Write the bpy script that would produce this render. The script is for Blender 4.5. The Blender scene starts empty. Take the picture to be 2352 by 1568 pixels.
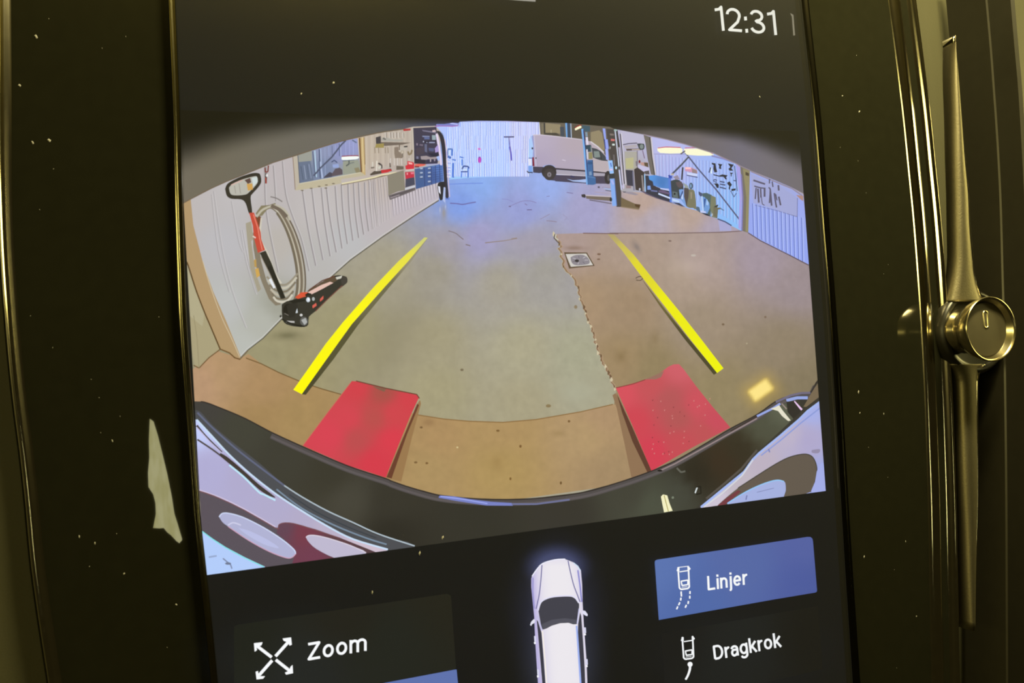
import bpy, bmesh, math, random
import numpy as np
from mathutils import Matrix, Vector
random.seed(7)
scene = bpy.context.scene
COL = scene.collection

# ------------------------------------------------------------------ camera
# World: X right, Z up, Y into the dashboard; the display lies in the plane Y = 0,
# origin at the lower left corner of the rear camera picture (metres).
F_PX, CX, CY = 1884.0, 1176.0, 784.0
CAM = Vector((0.0073869, -0.16060523, 0.03489767))
RIGHT = Vector((0.94573101, -0.31837172, -0.06505613))
DOWN = Vector((-0.05350552, 0.04490161, -0.99755752))
FWD = Vector((0.32051523, 0.94690195, 0.0254302))
cam_d = bpy.data.cameras.new('camera')
cam = bpy.data.objects.new('camera', cam_d)
COL.objects.link(cam)
cam_d.sensor_width = 36.0
cam_d.lens = F_PX / 2352 * 36
cam_d.clip_start = 0.005
cam_d.dof.use_dof = True          # hand-held close-up: the phone focuses a little beyond the display
cam_d.dof.focus_distance = 3.0
cam_d.dof.aperture_fstop = 125.0
R3 = Matrix((RIGHT, -DOWN, -FWD)).transposed()
cam.matrix_world = Matrix.Translation(CAM) @ R3.to_4x4()
scene.camera = cam

# ------------------------------------------------------------------ world, lamps, exposure
vs = scene.view_settings
vs.view_transform = 'Standard'
vs.look = 'None'
vs.exposure = 0.0
vs.gamma = 1.0
vs.use_curve_mapping = False
world = bpy.data.worlds.new('dim_garage_air')
scene.world = world
world.use_nodes = True
world.node_tree.nodes['Background'].inputs[0].default_value = (0.75, 0.6, 0.2, 1)
world.node_tree.nodes['Background'].inputs[1].default_value = 0.02
scene.cycles.transparent_max_bounces = 24

def area_lamp(name, loc, target, sx, sy, watts, color):
    d = bpy.data.lights.new(name, 'AREA')
    d.shape = 'RECTANGLE'
    d.size, d.size_y, d.energy, d.color = sx, sy, watts, color
    o = bpy.data.objects.new(name, d)
    COL.objects.link(o)
    o.location = loc
    o.rotation_euler = (Vector(target) - Vector(loc)).to_track_quat('-Z', 'Y').to_euler()
    return o
WARM = (1.0, 0.86, 0.30)
area_lamp('added_top_light', (0.16, -0.12, 0.245), (0.14, -0.01, 0.10), 0.09, 0.03, 2.1, (1.0, 0.88, 0.44))  # unseen, added close above the display to lighten the panels towards the top
area_lamp('added_ceiling_light', (0.12, -0.75, 0.45), (0.12, -0.9, 1.0), 0.24, 0.14, 1.6, (1.0, 0.82, 0.26))  # added fill aimed upwards, so the roof lining shows in reflections
area_lamp('added_driver_side_light', (-0.75, -0.45, 0.20), (0.15, -0.1, 0.12), 0.60, 0.15, 3.2, WARM)  # added out of view to draw bright streaks on the chrome
area_lamp('added_passenger_side_light', (0.85, -0.20, 0.20), (0.2, -0.05, 0.12), 0.30, 0.15, 2.2, WARM)  # added on the other side for highlights along the metal edges

# ------------------------------------------------------------------ helpers
def P(u, v, d=0.0):
    """point of the plane Y = -d that a photograph pixel shows (camera calibration above)"""
    r = RIGHT * ((u - CX) / F_PX) + DOWN * ((v - CY) / F_PX) + FWD
    t = (-d - CAM.y) / r.y
    return CAM + r * t

def lin(c):
    out = []
    for x in c[:3]:
        x = max(x, 0) / 255.0
        out.append(x / 12.92 if x <= 0.04045 else ((x + 0.055) / 1.055) ** 2.4)
    return (out[0], out[1], out[2], c[3] if len(c) > 3 else 1.0)

def link(name, me, mat=None, parent=None, smooth=False):
    o = bpy.data.objects.new(name, me)
    COL.objects.link(o)
    if mat: me.materials.append(mat)
    if parent is not None: o.parent = parent
    if smooth:
        for p in me.polygons: p.use_smooth = True
    return o

def tag(o, label=None, cat=None, group=None, kind=None):
    if label: o['label'] = label
    if cat: o['category'] = cat
    if group: o['group'] = group
    if kind: o['kind'] = kind
    return o

def empty(name, loc=(0, 0, 0)):
    o = bpy.data.objects.new(name, None)
    o.empty_display_size = 0.01
    COL.objects.link(o)
    o.location = loc
    return o

def mesh_from(verts, faces):
    me = bpy.data.meshes.new('m')
    me.from_pydata([tuple(v) for v in verts], [], faces)
    me.update()
    return me

# ------------------------------------------------------------------ materials
def nodes_of(name):
    m = bpy.data.materials.new(name)
    m.use_nodes = True
    nt = m.node_tree
    nt.nodes.clear()
    out = nt.nodes.new('ShaderNodeOutputMaterial')
    return m, nt, out

def pbr(name, color, rough=0.4, metal=0.0, spec=0.5, bump=0.0, scale=400.0, coat=0.0):
    m, nt, out = nodes_of(name)
    b = nt.nodes.new('ShaderNodeBsdfPrincipled')
    nt.links.new(b.outputs[0], out.inputs[0])
    b.inputs['Roughness'].default_value = rough
    b.inputs['Metallic'].default_value = metal
    b.inputs['Specular IOR Level'].default_value = spec
    b.inputs['Coat Weight'].default_value = coat
    tc = nt.nodes.new('ShaderNodeTexCoord')
    nz = nt.nodes.new('ShaderNodeTexNoise')
    nz.inputs['Scale'].default_value = scale
    nz.inputs['Detail'].default_value = 4
    nt.links.new(tc.outputs['Object'], nz.inputs['Vector'])
    rp = nt.nodes.new('ShaderNodeValToRGB')
    c0 = [x * 0.85 for x in color]
    c1 = [min(1, x * 1.15) for x in color]
    rp.color_ramp.elements[0].color = (*c0, 1)
    rp.color_ramp.elements[1].color = (*c1, 1)
    nt.links.new(nz.outputs['Fac'], rp.inputs[0])
    nt.links.new(rp.outputs[0], b.inputs['Base Color'])
    if bump:
        bp = nt.nodes.new('ShaderNodeBump')
        bp.inputs['Strength'].default_value = bump
        bp.inputs['Distance'].default_value = 0.0003
        nt.links.new(nz.outputs['Fac'], bp.inputs['Height'])
        nt.links.new(bp.outputs[0], b.inputs['Normal'])
    return m

def print_mat(name, noise=0.0, scale=500.0, alpha=False):
    """what the lit display shows: colour attribute as emission"""
    m, nt, out = nodes_of(name)
    at = nt.nodes.new('ShaderNodeAttribute')
    at.attribute_name = 'Col'
    em = nt.nodes.new('ShaderNodeEmission')
    src = at.outputs['Color']
    if noise:
        tc = nt.nodes.new('ShaderNodeTexCoord')
        nz = nt.nodes.new('ShaderNodeTexNoise')
        nz.inputs['Scale'].default_value = scale
        nz.inputs['Detail'].default_value = 6
        nz.inputs['Roughness'].default_value = 0.7
        nt.links.new(tc.outputs['Object'], nz.inputs['Vector'])
        mr = nt.nodes.new('ShaderNodeMapRange')
        mr.inputs['From Min'].default_value = 0.25
        mr.inputs['From Max'].default_value = 0.75
        mr.inputs['To Min'].default_value = 1 - noise
        mr.inputs['To Max'].default_value = 1 + noise
        nt.links.new(nz.outputs['Fac'], mr.inputs['Value'])
        mx = nt.nodes.new('ShaderNodeVectorMath')
        mx.operation = 'SCALE'
        nt.links.new(src, mx.inputs[0])
        nt.links.new(mr.outputs[0], mx.inputs['Scale'])
        src = mx.outputs[0]
    nt.links.new(src, em.inputs['Color'])
    em.inputs['Strength'].default_value = 1.08      # makes up for what the cover glass keeps back
    if alpha:
        tr = nt.nodes.new('ShaderNodeBsdfTransparent')
        mix = nt.nodes.new('ShaderNodeMixShader')
        nt.links.new(at.outputs['Alpha'], mix.inputs[0])
        nt.links.new(tr.outputs[0], mix.inputs[1])
        nt.links.new(em.outputs[0], mix.inputs[2])
        nt.links.new(mix.outputs[0], out.inputs[0])
    else:
        nt.links.new(em.outputs[0], out.inputs[0])
    m.cycles.emission_sampling = 'NONE'
    return m

M_PRINT = print_mat('lit_pixels')
M_FLOOR = print_mat('lit_pixels_grainy', 0.10, 420.0)
M_SOFT = print_mat('lit_pixels_soft', alpha=True)
M_BLACK = pbr('piano_black', (0.0092, 0.0090, 0.0050), 0.015, 0, 0.4)
M_LCD = pbr('unlit_display', (0.006, 0.006, 0.006), 0.4, 0, 0.1)
_b = [n for n in M_LCD.node_tree.nodes if n.type == 'BSDF_PRINCIPLED'][0]
_b.inputs['Emission Color'].default_value = (0.55, 0.85, 1.7, 1)   # black level of the lit display
_b.inputs['Emission Strength'].default_value = 0.0030
M_CHROME = pbr('polished_chrome', (0.72, 0.66, 0.50), 0.10, 1.0)
M_SATIN = pbr('satin_metal', (0.17, 0.15, 0.095), 0.5, 1.0, bump=0.15, scale=2500)
M_DARK = pbr('black_plastic', (0.05, 0.047, 0.026), 0.42, 0, 0.4, bump=0.1, scale=3000)
M_CAP = pbr('knob_cap_lacquer', (0.055, 0.047, 0.026), 0.5, 0.3, 0.4)

# cover glass: clear with a weak diffuse share that puts veiling haze into it, reflects like glass
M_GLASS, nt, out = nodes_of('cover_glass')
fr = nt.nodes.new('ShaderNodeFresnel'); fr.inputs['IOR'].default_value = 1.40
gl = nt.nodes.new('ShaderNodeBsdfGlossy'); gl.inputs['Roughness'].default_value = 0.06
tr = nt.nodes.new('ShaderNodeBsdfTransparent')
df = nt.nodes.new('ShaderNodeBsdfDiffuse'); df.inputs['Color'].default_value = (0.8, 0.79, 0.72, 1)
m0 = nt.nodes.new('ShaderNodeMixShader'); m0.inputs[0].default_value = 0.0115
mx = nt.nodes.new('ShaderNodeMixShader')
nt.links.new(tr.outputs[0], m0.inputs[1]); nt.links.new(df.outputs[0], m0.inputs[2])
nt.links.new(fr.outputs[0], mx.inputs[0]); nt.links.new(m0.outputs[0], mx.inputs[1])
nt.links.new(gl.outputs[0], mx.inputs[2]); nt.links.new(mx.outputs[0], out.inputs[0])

# ------------------------------------------------------------------ structure: cabin behind the camera
def cabin_roof():
    """roof lining that runs back from the windscreen and curves down behind the seats"""
    prof = [(0.10, 0.50), (-0.3, 0.535), (-0.8, 0.55), (-1.3, 0.54), (-1.7, 0.49), (-2.0, 0.40), (-2.2, 0.27), (-2.3, 0.10)]
    xs = np.linspace(-0.72, 1.0, 13)
    vs_, fs = [], []
    for y, z in prof:
        for x in xs:
            k = abs((x - 0.14) / 0.86)
            vs_.append((x, y, z - 0.16 * k ** 4))
    n = len(xs)
    for i in range(len(prof) - 1):
        for j in range(n - 1):
            a = i * n + j
            fs.append((a, a + 1, a + n + 1, a + n))
    o = link('ceiling', mesh_from(vs_, fs), pbr('roof_lining_fabric', (0.55, 0.50, 0.30), 0.9, bump=0.3, scale=900), smooth=True)
    s = o.modifiers.new('thickness', 'SOLIDIFY'); s.thickness = 0.012
    tag(o, 'pale fabric roof lining of the car cabin above the seats', 'roof lining', kind='structure')
cabin_roof()

def lit_side_window():
    """bright gap of a side window between seat and pillar behind the driver; shows mirrored in the black panel"""
    outline = [(344, 962), (352, 968), (362, 1000), (372, 1040), (384, 1090), (394, 1140), (400, 1180), (408, 1205), (416, 1232), (418, 1240), (412, 1247), (405, 1242), (392, 1228), (384, 1222), (376, 1212), (366, 1213), (352, 1212), (354, 1200), (358, 1180), (357, 1155), (352, 1135), (341, 1118), (340, 1085), (343, 1050), (342, 1010)]
    depth, front, back = 1.1, [], []
    for u, v in outline:
        p = P(u, v, 0.0004)
        d = p - CAM
        d.y = -d.y
        t = (-depth - p.y) / d.y
        w = p + d * t
        front.append(tuple(w)); back.append((w.x, w.y - 0.004, w.z))
    n = len(outline)
    fs = [tuple(range(n)), tuple(range(2 * n - 1, n - 1, -1))] + [(i, n + i, n + (i + 1) % n, (i + 1) % n) for i in range(n)]
    m, nt, out = nodes_of('lit_window_pane')
    em = nt.nodes.new('ShaderNodeEmission')
    nz = nt.nodes.new('ShaderNodeTexNoise'); nz.inputs['Scale'].default_value = 4.0
    rp = nt.nodes.new('ShaderNodeValToRGB')
    rp.color_ramp.elements[0].position, rp.color_ramp.elements[1].position = 0.4, 0.6
    rp.color_ramp.elements[0].color = (0.85, 0.80, 0.36, 1); rp.color_ramp.elements[1].color = (1.0, 0.95, 0.50, 1)
    nt.links.new(nz.outputs['Fac'], rp.inputs[0]); nt.links.new(rp.outputs[0], em.inputs[0])
    em.inputs[1].default_value = 10.5
    nt.links.new(em.outputs[0], out.inputs[0])
    m.cycles.emission_sampling = 'NONE'
    tag(link('window_1', mesh_from(front + back, fs), m), 'pale lit gap of a side window behind the driver seat', 'window', kind='structure')
lit_side_window()

# ------------------------------------------------------------------ display painter
CR = {'A': (400, 240, 5.8725), 'B': (780, 250, 7.35), 'C': (1000, 240, 5.8725), 'D': (1180, 260, 7.35), 'E': (1400, 270, 4.9),
      'F': (480, 370, 3.92), 'G': (420, 600, 4.0207), 'H': (1250, 520, 3.6185), 'I': (430, 880, 3.408), 'J': (900, 860, 3.92),
      'K': (1380, 820, 4.126), 'L': (1000, 430, 5.6), 'M': (1180, 1260, 5.09), 'N': (1490, 1220, 4.505), 'O': (540, 1340, 4.3556),
      'Q': (2060, 640, 6.03), 'a': (640, 280, 9.2227), 'b': (840, 280, 8.2545), 'c': (1460, 380, 10.4545), 'd': (1600, 340, 7.1286),
      'e': (1400, 290, 8.708), 'T': (1552, 0, 2.94), 'Z': (0, 0, 1.0)}
QUAD = [(410, 252), (1835, 301), (1896.6, 1127), (469, 1321)]

def q(s):
    """'K x,y x,y ...' -> list of points; letters switch the measuring frame"""
    key, pts = 'Z', []
    for w in s.split():
        if w in CR: key = w; continue
        x, y = w.split(',')
        ox, oy, k = CR[key]
        pts.append((ox + float(x) / k, oy + float(y) / k))
    return pts

def halfplane(pts, a, b):
    """keep the part of polygon pts on the right-hand side of a->b (image axes)"""
    out = []
    n = len(pts)
    def side(p): return (b[0] - a[0]) * (p[1] - a[1]) - (b[1] - a[1]) * (p[0] - a[0])
    for i in range(n):
        p, r = pts[i], pts[(i + 1) % n]
        sp, sr = side(p), side(r)
        if sp >= 0: out.append(p)
        if (sp >= 0) != (sr >= 0):
            t = sp / (sp - sr)
            out.append((p[0] + (r[0] - p[0]) * t, p[1] + (r[1] - p[1]) * t))
    return out

def clip(pts, poly=QUAD):
    for i in range(len(poly)):
        if len(pts) < 3: return []
        pts = halfplane(pts, poly[i], poly[(i + 1) % len(poly)])
    return pts if len(pts) >= 3 else []

def idw(ctrl):
    c = np.array([[*k[:2], *(k[2] if len(k[2]) == 4 else (*k[2], 255))] for k in ctrl], float)
    def f(p):
        d2 = (c[:, 0] - p[0]) ** 2 + (c[:, 1] - p[1]) ** 2 + 30.0
        w = d2 ** -1.6
        r = (c[:, 2:] * w[:, None]).sum(0) / w.sum()
        return (r[0], r[1], r[2], r[3] / 255.0)
    return f

def smooth_line(pts, n=6):
    if len(pts) < 3: return pts
    out = []
    ext = [pts[0]] + list(pts) + [pts[-1]]
    for i in range(1, len(ext) - 2):
        p0, p1, p2, p3 = ext[i - 1:i + 3]
        for k in range(n):
            t = k / n
            out.append(tuple(0.5 * (2 * p1[j] + (p2[j] - p0[j]) * t + (2 * p0[j] - 5 * p1[j] + 4 * p2[j] - p3[j]) * t * t
                             + (3 * p1[j] - p0[j] - 3 * p2[j] + p3[j]) * t ** 3) for j in range(2)))
    out.append(tuple(pts[-1]))
    return out

LAYER = [0.00002]
STEP = 0.0000012
class Pic:
    def __init__(self, clipped=True):
        self.v, self.f, self.c, self.clipped = [], [], [], clipped
    def up(self): LAYER[0] += STEP
    def _add(self, pts, cols, lift=True):
        if lift: self.up()
        d = LAYER[0]
        n = len(self.v)
        self.v += [P(x, y, d) for x, y in pts]
        self.c += [lin(k) for k in cols]
        self.f.append(list(range(n, n + len(pts))))
    def poly(self, pts, col, lift=True, smooth=0):
        if isinstance(pts, str): pts = q(pts)
        if smooth: pts = smooth_line(list(pts) + [pts[0]], smooth)[:-1]
        if self.clipped: pts = clip(pts)
        if pts: self._add(pts, [col] * len(pts), lift)
        return self
    def grad(self, pts, ctrl, cell=16, smooth=0):
        if isinstance(pts, str): pts = q(pts)
        if smooth: pts = smooth_line(list(pts) + [pts[0]], smooth)[:-1]
        if self.clipped: pts = clip(pts)
        if not pts: return self
        fn = ctrl if callable(ctrl) else idw(ctrl)
        self.up()
        xs = [p[0] for p in pts]; ys = [p[1] for p in pts]
        x = math.floor(min(xs) / cell) * cell
        while x < max(xs):
            strip = halfplane(halfplane(pts, (x, 1e4), (x, -1e4)), (x + cell, -1e4), (x + cell, 1e4))
            if len(strip) >= 3:
                y0 = math.floor(min(p[1] for p in strip) / cell) * cell
                y1 = max(p[1] for p in strip)
                while y0 < y1:
                    pc = halfplane(halfplane(strip, (-1e4, y0), (1e4, y0)), (1e4, y0 + cell), (-1e4, y0 + cell))
                    if len(pc) >= 3: self._add(pc, [fn(p) for p in pc], False)
                    y0 += cell
            x += cell
        return self
    def line(self, pts, w, col, w2=None, col2=None, smooth=0, lift=True):
        if isinstance(pts, str): pts = q(pts)
        if smooth: pts = smooth_line(pts, smooth)
        if lift: self.up()
        n = len(pts)
        for i in range(n - 1):
            a, b = pts[i], pts[i + 1]
            dx, dy = b[0] - a[0], b[1] - a[1]
            l = math.hypot(dx, dy) or 1
            nx, ny = -dy / l, dx / l
            ta, tb = i / (n - 1), (i + 1) / (n - 1)
            wa = (w + ((w2 if w2 is not None else w) - w) * ta) / 2
            wb = (w + ((w2 if w2 is not None else w) - w) * tb) / 2
            ca = tuple(c + (k - c) * ta for c, k in zip(col, col2 or col))
            cb = tuple(c + (k - c) * tb for c, k in zip(col, col2 or col))
            e = 0.25
            ax, ay, bx, by = a[0] - dx / l * e, a[1] - dy / l * e, b[0] + dx / l * e, b[1] + dy / l * e
            pp = [(ax + nx * wa, ay + ny * wa), (bx + nx * wb, by + ny * wb), (bx - nx * wb, by - ny * wb), (ax - nx * wa, ay - ny * wa)]
            cc = [ca, cb, cb, ca]
            if self.clipped:
                cp = clip(pp)
                if not cp: continue
                if len(cp) != 4 or cp != pp:
                    pp, cc = cp, [ca] * len(cp)
            self._add(pp, cc, False)
        return self
    def ell(self, key, cx, cy, rx, ry, col, n=24, rot=0):
        ox, oy, k = CR[key]
        ca, sa = math.cos(rot), math.sin(rot)
        pts = []
        for i in range(n):
            t = 2 * math.pi * i / n
            x, y = rx * math.cos(t), ry * math.sin(t)
            pts.append((ox + (cx + x * ca - y * sa) / k, oy + (cy + x * sa + y * ca) / k))
        return self.poly(pts, col)
    def glow(self, key, cx, cy, r0, r1, col, a0=1.0, n=28, sx=1.0, sy=1.0, rot=0):
        """soft round light: colour fades to clear from r0 to r1"""
        ox, oy, k = CR[key]
        self.up()
        ca, sa = math.cos(rot), math.sin(rot)
        rings = [0, r0] + [r0 + (r1 - r0) * t for t in (0.2, 0.4, 0.6, 0.8, 1.0)]
        al = [a0, a0] + [a0 * (1 - t) ** 2 for t in (0.2, 0.4, 0.6, 0.8, 1.0)]
        def pt(r, i):
            t = 2 * math.pi * i / n
            x, y = r * sx * math.cos(t), r * sy * math.sin(t)
            return (ox + (cx + x * ca - y * sa) / k, oy + (cy + x * sa + y * ca) / k)
        for a in range(len(rings) - 1):
            for i in range(n):
                pp = [pt(rings[a], i), pt(rings[a], i + 1), pt(rings[a + 1], i + 1), pt(rings[a + 1], i)]
                cc = [(*col, al[a])] * 2 + [(*col, al[a + 1])] * 2
                self._add(pp, cc, False)
        return self
    def build(self, name, parent, mat=None):
        me = mesh_from(self.v, self.f)
        ca = me.color_attributes.new('Col', 'FLOAT_COLOR', 'POINT')
        ca.data.foreach_set('color', np.array(self.c, np.float32).ravel())
        self.up()
        return link(name, me, mat or M_PRINT, parent)

# ------------------------------------------------------------------ hardware around the display
def resample(pts, n=60):
    """smooth curve through points given as photograph pixels on the panel plane -> (x, z) in metres"""
    w = [(P(u, v).x, P(u, v).z) for u, v in smooth_line(pts, 5)]
    seg = [0.0]
    for a, b in zip(w, w[1:]): seg.append(seg[-1] + math.dist(a, b))
    t = np.linspace(0, seg[-1], n)
    return list(zip(np.interp(t, seg, [p[0] for p in w]), np.interp(t, seg, [p[1] for p in w])))

def sweep(name, curve, prof, mat, parent=None, closed=True):
    """profile (sideways mm, outward mm) swept along a curve that lies in the panel plane"""
    vs_, fs = [], []
    n, m = len(curve), len(prof)
    for i, (x, z) in enumerate(curve):
        a, b = curve[max(i - 1, 0)], curve[min(i + 1, n - 1)]
        tx, tz = b[0] - a[0], b[1] - a[1]
        l = math.hypot(tx, tz)
        nx, nz = -tz / l, tx / l           # curve runs downwards: n points to the right
        for s, o in prof:
            vs_.append((x + nx * s / 1000, -o / 1000, z + nz * s / 1000))
    for i in range(n - 1):
        for j in range(m if closed else m - 1):
            k = (j + 1) % m
            fs.append((i * m + j, i * m + k, (i + 1) * m + k, (i + 1) * m + j))
    if closed:
        fs.append(tuple(range(m))); fs.append(tuple(range((n - 1) * m, n * m))[::-1])
    me = mesh_from(vs_, fs)
    o = link(name, me, mat, parent, smooth=True)
    bm = bmesh.new(); bm.from_mesh(me); bmesh.ops.recalc_face_normals(bm, faces=bm.faces); bm.to_mesh(me); bm.free()
    return o

def plate(name, left, right, y0, y1, mat, parent=None, bev=0.0):
    """slab between two curves (x, z), front face at Y = y0, back at Y = y1"""
    loop = list(left) + list(right)[::-1]
    bm = bmesh.new()
    f = bm.faces.new([bm.verts.new((x, y0, z)) for x, z in loop])
    r = bmesh.ops.extrude_face_region(bm, geom=[f])
    for v in r['geom']:
        if isinstance(v, bmesh.types.BMVert): v.co.y = y1
    bmesh.ops.recalc_face_normals(bm, faces=bm.faces)
    me = bpy.data.meshes.new('m'); bm.to_mesh(me); bm.free()
    o = link(name, me, mat, parent)
    if bev:
        b = o.modifiers.new('bevel', 'BEVEL'); b.width = bev; b.segments = 3; b.limit_method = 'ANGLE'; b.angle_limit = 0.8
    return o

L_GLASS = [(386, -90), (391, 30), (401, 265), (404, 400), (410, 600), (416, 750), (425, 880), (434, 1000), (447, 1180), (461, 1310), (478, 1470), (496, 1660)]
R_GLASS = [(1836, -90), (1845, 10), (1872, 258), (1887, 442), (1894, 533), (1904, 653), (1912.5, 772), (1918, 857), (1926, 980), (1934, 1120), (1945, 1300), (1955, 1450), (1969, 1660)]
R_TRIM = [(2083, -90), (2093, 0), (2110, 130), (2126, 260), (2138, 380), (2150, 500), (2161, 640), (2170, 780), (2177, 920), (2181, 1030), (2185, 1150), (2188, 1300), (2191, 1450), (2196, 1660)]
L_TRIM = [(6, -90), (7, 50), (8, 200), (8, 400), (13, 560), (22, 700), (33, 830), (45, 940), (58, 1040), (70, 1150), (82, 1280), (95, 1380), (110, 1480), (138, 1660)]

screen = empty('touchscreen', (P(1150, 1660).x, 0, P(1150, 1660).z))
tag(screen, 'upright touchscreen showing a rear camera picture with yellow guide lines and menu buttons', 'touchscreen')
INV = Matrix.Translation(-Vector(screen.location))
def on_screen(o):
    o.matrix_parent_inverse = INV
    return o

gl_, gr_ = resample(L_GLASS), resample(R_GLASS)
on_screen(plate('display_panel', gl_, gr_, 0.0, 0.006, M_LCD, screen))
M_EDGE = pbr('edge_lacquer', (0.085, 0.078, 0.05), 0.18, 1.0)
M_EDGE_L = pbr('edge_lacquer_glint', (0.30, 0.27, 0.16), 0.14, 1.0)  # same edge metal, paler so the colour carries this side's stronger glint
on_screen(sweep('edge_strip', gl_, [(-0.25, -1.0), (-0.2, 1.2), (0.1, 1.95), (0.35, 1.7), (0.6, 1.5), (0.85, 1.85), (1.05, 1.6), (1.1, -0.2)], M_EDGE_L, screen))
on_screen(sweep('edge_strip', gr_, [(-2.3, -0.2), (-2.25, 1.6), (-2.0, 1.9), (-1.7, 1.6), (-1.0, 1.5), (-0.4, 1.7), (0.0, 1.95), (0.3, 1.2), (0.35, -1.0)], M_EDGE, screen))
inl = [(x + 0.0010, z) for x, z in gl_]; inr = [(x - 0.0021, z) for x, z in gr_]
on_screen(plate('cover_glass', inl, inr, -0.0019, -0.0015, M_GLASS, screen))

lt, rt = resample(L_TRIM), resample(R_TRIM)
def fascia_mesh():
    """one panel with an opening for the touchscreen: two side fields joined above and below it"""
    bm = bmesh.new()
    L0 = [bm.verts.new((x - 0.001, -0.0004, z)) for x, z in lt]; L1 = [bm.verts.new((x - 0.0003, -0.0004, z)) for x, z in gl_]
    R1 = [bm.verts.new((x + 0.0004, -0.0004, z)) for x, z in gr_]; R0 = [bm.verts.new((x - 0.002, -0.0004, z)) for x, z in rt]
    def bar(k, dz):
        a, b = [bm.verts.new((v.co.x, v.co.y, v.co.z + dz)) for v in (L0[k], L1[k])], [bm.verts.new((v.co.x, v.co.y, v.co.z + dz)) for v in (R1[k], R0[k])]
        m = [L1[k], R1[k]]
        bm.faces.new((L0[k], L1[k], a[1], a[0])); bm.faces.new((L1[k], R1[k], b[0], a[1])); bm.faces.new((R1[k], R0[k], b[1], b[0]))
    for A, B in ((L0, L1), (R1, R0)):
        for i in range(len(A) - 1): bm.faces.new((A[i], B[i], B[i + 1], A[i + 1]))
    bar(0, 0.02); bar(-1, -0.02)
    r = bmesh.ops.extrude_face_region(bm, geom=bm.faces[:])
    for v in r['geom']:
        if isinstance(v, bmesh.types.BMVert): v.co.y = 0.010
    bmesh.ops.recalc_face_normals(bm, faces=bm.faces)
    me = bpy.data.meshes.new('m'); bm.to_mesh(me); bm.free()
    return me
fascia = link('dashboard_panel', fascia_mesh(), M_BLACK)
tag(fascia, 'glossy piano black dashboard panel framing the touchscreen', 'dashboard panel')
t1 = sweep('chrome_strip', rt, [(-8.2, -0.6), (-7.8, 0.4), (-7.2, 0.9), (-6.2, 1.25), (-5.0, 1.2), (-4.2, 0.7), (-3.6, 0.0), (-2.6, -0.2), (-1.4, -0.2), (-0.8, 0.7), (-0.35, 1.25), (0.05, 1.4), (0.45, 1.1), (0.75, 0.3), (0.8, -3.0), (-4, -3.0)], M_CHROME)
tag(t1, 'slim double ridged chrome strip between black panel and air vent', 'chrome strip')
t2 = sweep('chrome_strip', lt, [(3.4, -3.0), (3.3, -0.3), (2.9, 0.15), (2.2, 0.25), (1.5, 0.3), (0.9, 0.6), (0.45, 1.1), (0.0, 1.35), (-0.5, 1.0), (-0.9, 0.2), (-1.1, -3.0)], M_CHROME)
tag(t2, 'slim chrome strip on the edge of the black panel away from the air vent', 'chrome strip')

sv = plate('vent_surround', [(x - 0.03, z) for x, z in lt], [(x - 0.0012, z) for x, z in lt], 0.002, 0.010, M_DARK)
tag(sv, 'matt black vent surround beyond the chrome strip away from the knob', 'vent surround')
# air vent: deep black housing, vertical vanes, a paddle blade above and below, turning knob
vent = empty('air_vent', (P(2270, 1500).x, 0, P(2270, 1500).z))
tag(vent, 'tall black air vent with slim metal blades and a round turning knob', 'air vent')
VINV = Matrix.Translation(-Vector(vent.location))
def on_vent(o):
    o.matrix_parent_inverse = VINV
    return o
def vpart(name, bm, mat, parent=vent, smooth=True, bev=0.0):
    bmesh.ops.recalc_face_normals(bm, faces=bm.faces)
    me = bpy.data.meshes.new('m'); bm.to_mesh(me); bm.free()
    o = link(name, me, mat, parent, smooth=smooth)
    if bev:
        b = o.modifiers.new('bevel', 'BEVEL'); b.width = bev; b.segments = 2; b.limit_method = 'ANGLE'
    return on_vent(o) if parent is vent else o
def box(bm, x0, x1, y0, y1, z0, z1):
    vs_ = [bm.verts.new((x, y, z)) for x in (x0, x1) for y in (y0, y1) for z in (z0, z1)]
    for f in ((0, 1, 3, 2), (4, 6, 7, 5), (0, 4, 5, 1), (2, 3, 7, 6), (0, 2, 6, 4), (1, 5, 7, 3)):
        bm.faces.new([vs_[i] for i in f])
zt, zb = P(2250, -120).z, P(2250, 1700).z
far = [(P(2250, 784).x + 0.055, z) for z in np.linspace(zt, zb, 10)]
on_vent(plate('housing', [(x + 0.0009, z) for x, z in rt], far, 0.014, 0.018, M_DARK, vent))
# vanes: thin vertical plates whose front edges catch the light
def vane(pts, w, depth, d0, mat=M_DARK):
    c = [(P(u, v, d0).x, P(u, v, d0).z) for u, v in smooth_line(pts, 5)]
    bm = bmesh.new()
    rings = []
    for x, z in c:
        rings.append([bm.verts.new(p) for p in ((x - w / 2, -d0, z), (x, -d0 - w * 0.6, z), (x + w / 2, -d0, z), (x + w / 2, -d0 + depth, z), (x - w / 2, -d0 + depth, z))])
    for r0, r1 in zip(rings, rings[1:]):
        for j in range(5):
            bm.faces.new((r0[j], r0[(j + 1) % 5], r1[(j + 1) % 5], r1[j]))
    bm.faces.new(rings[0]); bm.faces.new(rings[-1])
    return bm
M_VANE = pbr('vane_plastic', (0.018, 0.016, 0.010), 0.3, 0, 0.4)
for pts, w, d0 in (([(2258, -80), (2274, 96), (2282, 200), (2291, 330), (2298, 470), (2302, 620), (2306, 760), (2309, 950), (2311, 1150), (2312, 1400), (2313, 1640)], 0.0006, 0.001),
                   ([(2318, -80), (2334, 110), (2342, 200), (2350, 330), (2357, 470), (2362, 620), (2366, 760), (2369, 950), (2371, 1150), (2372, 1400), (2373, 1640)], 0.0012, -0.004)):
    vpart('vane', vane(pts, w, 0.012, d0), M_VANE, smooth=False)

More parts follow.
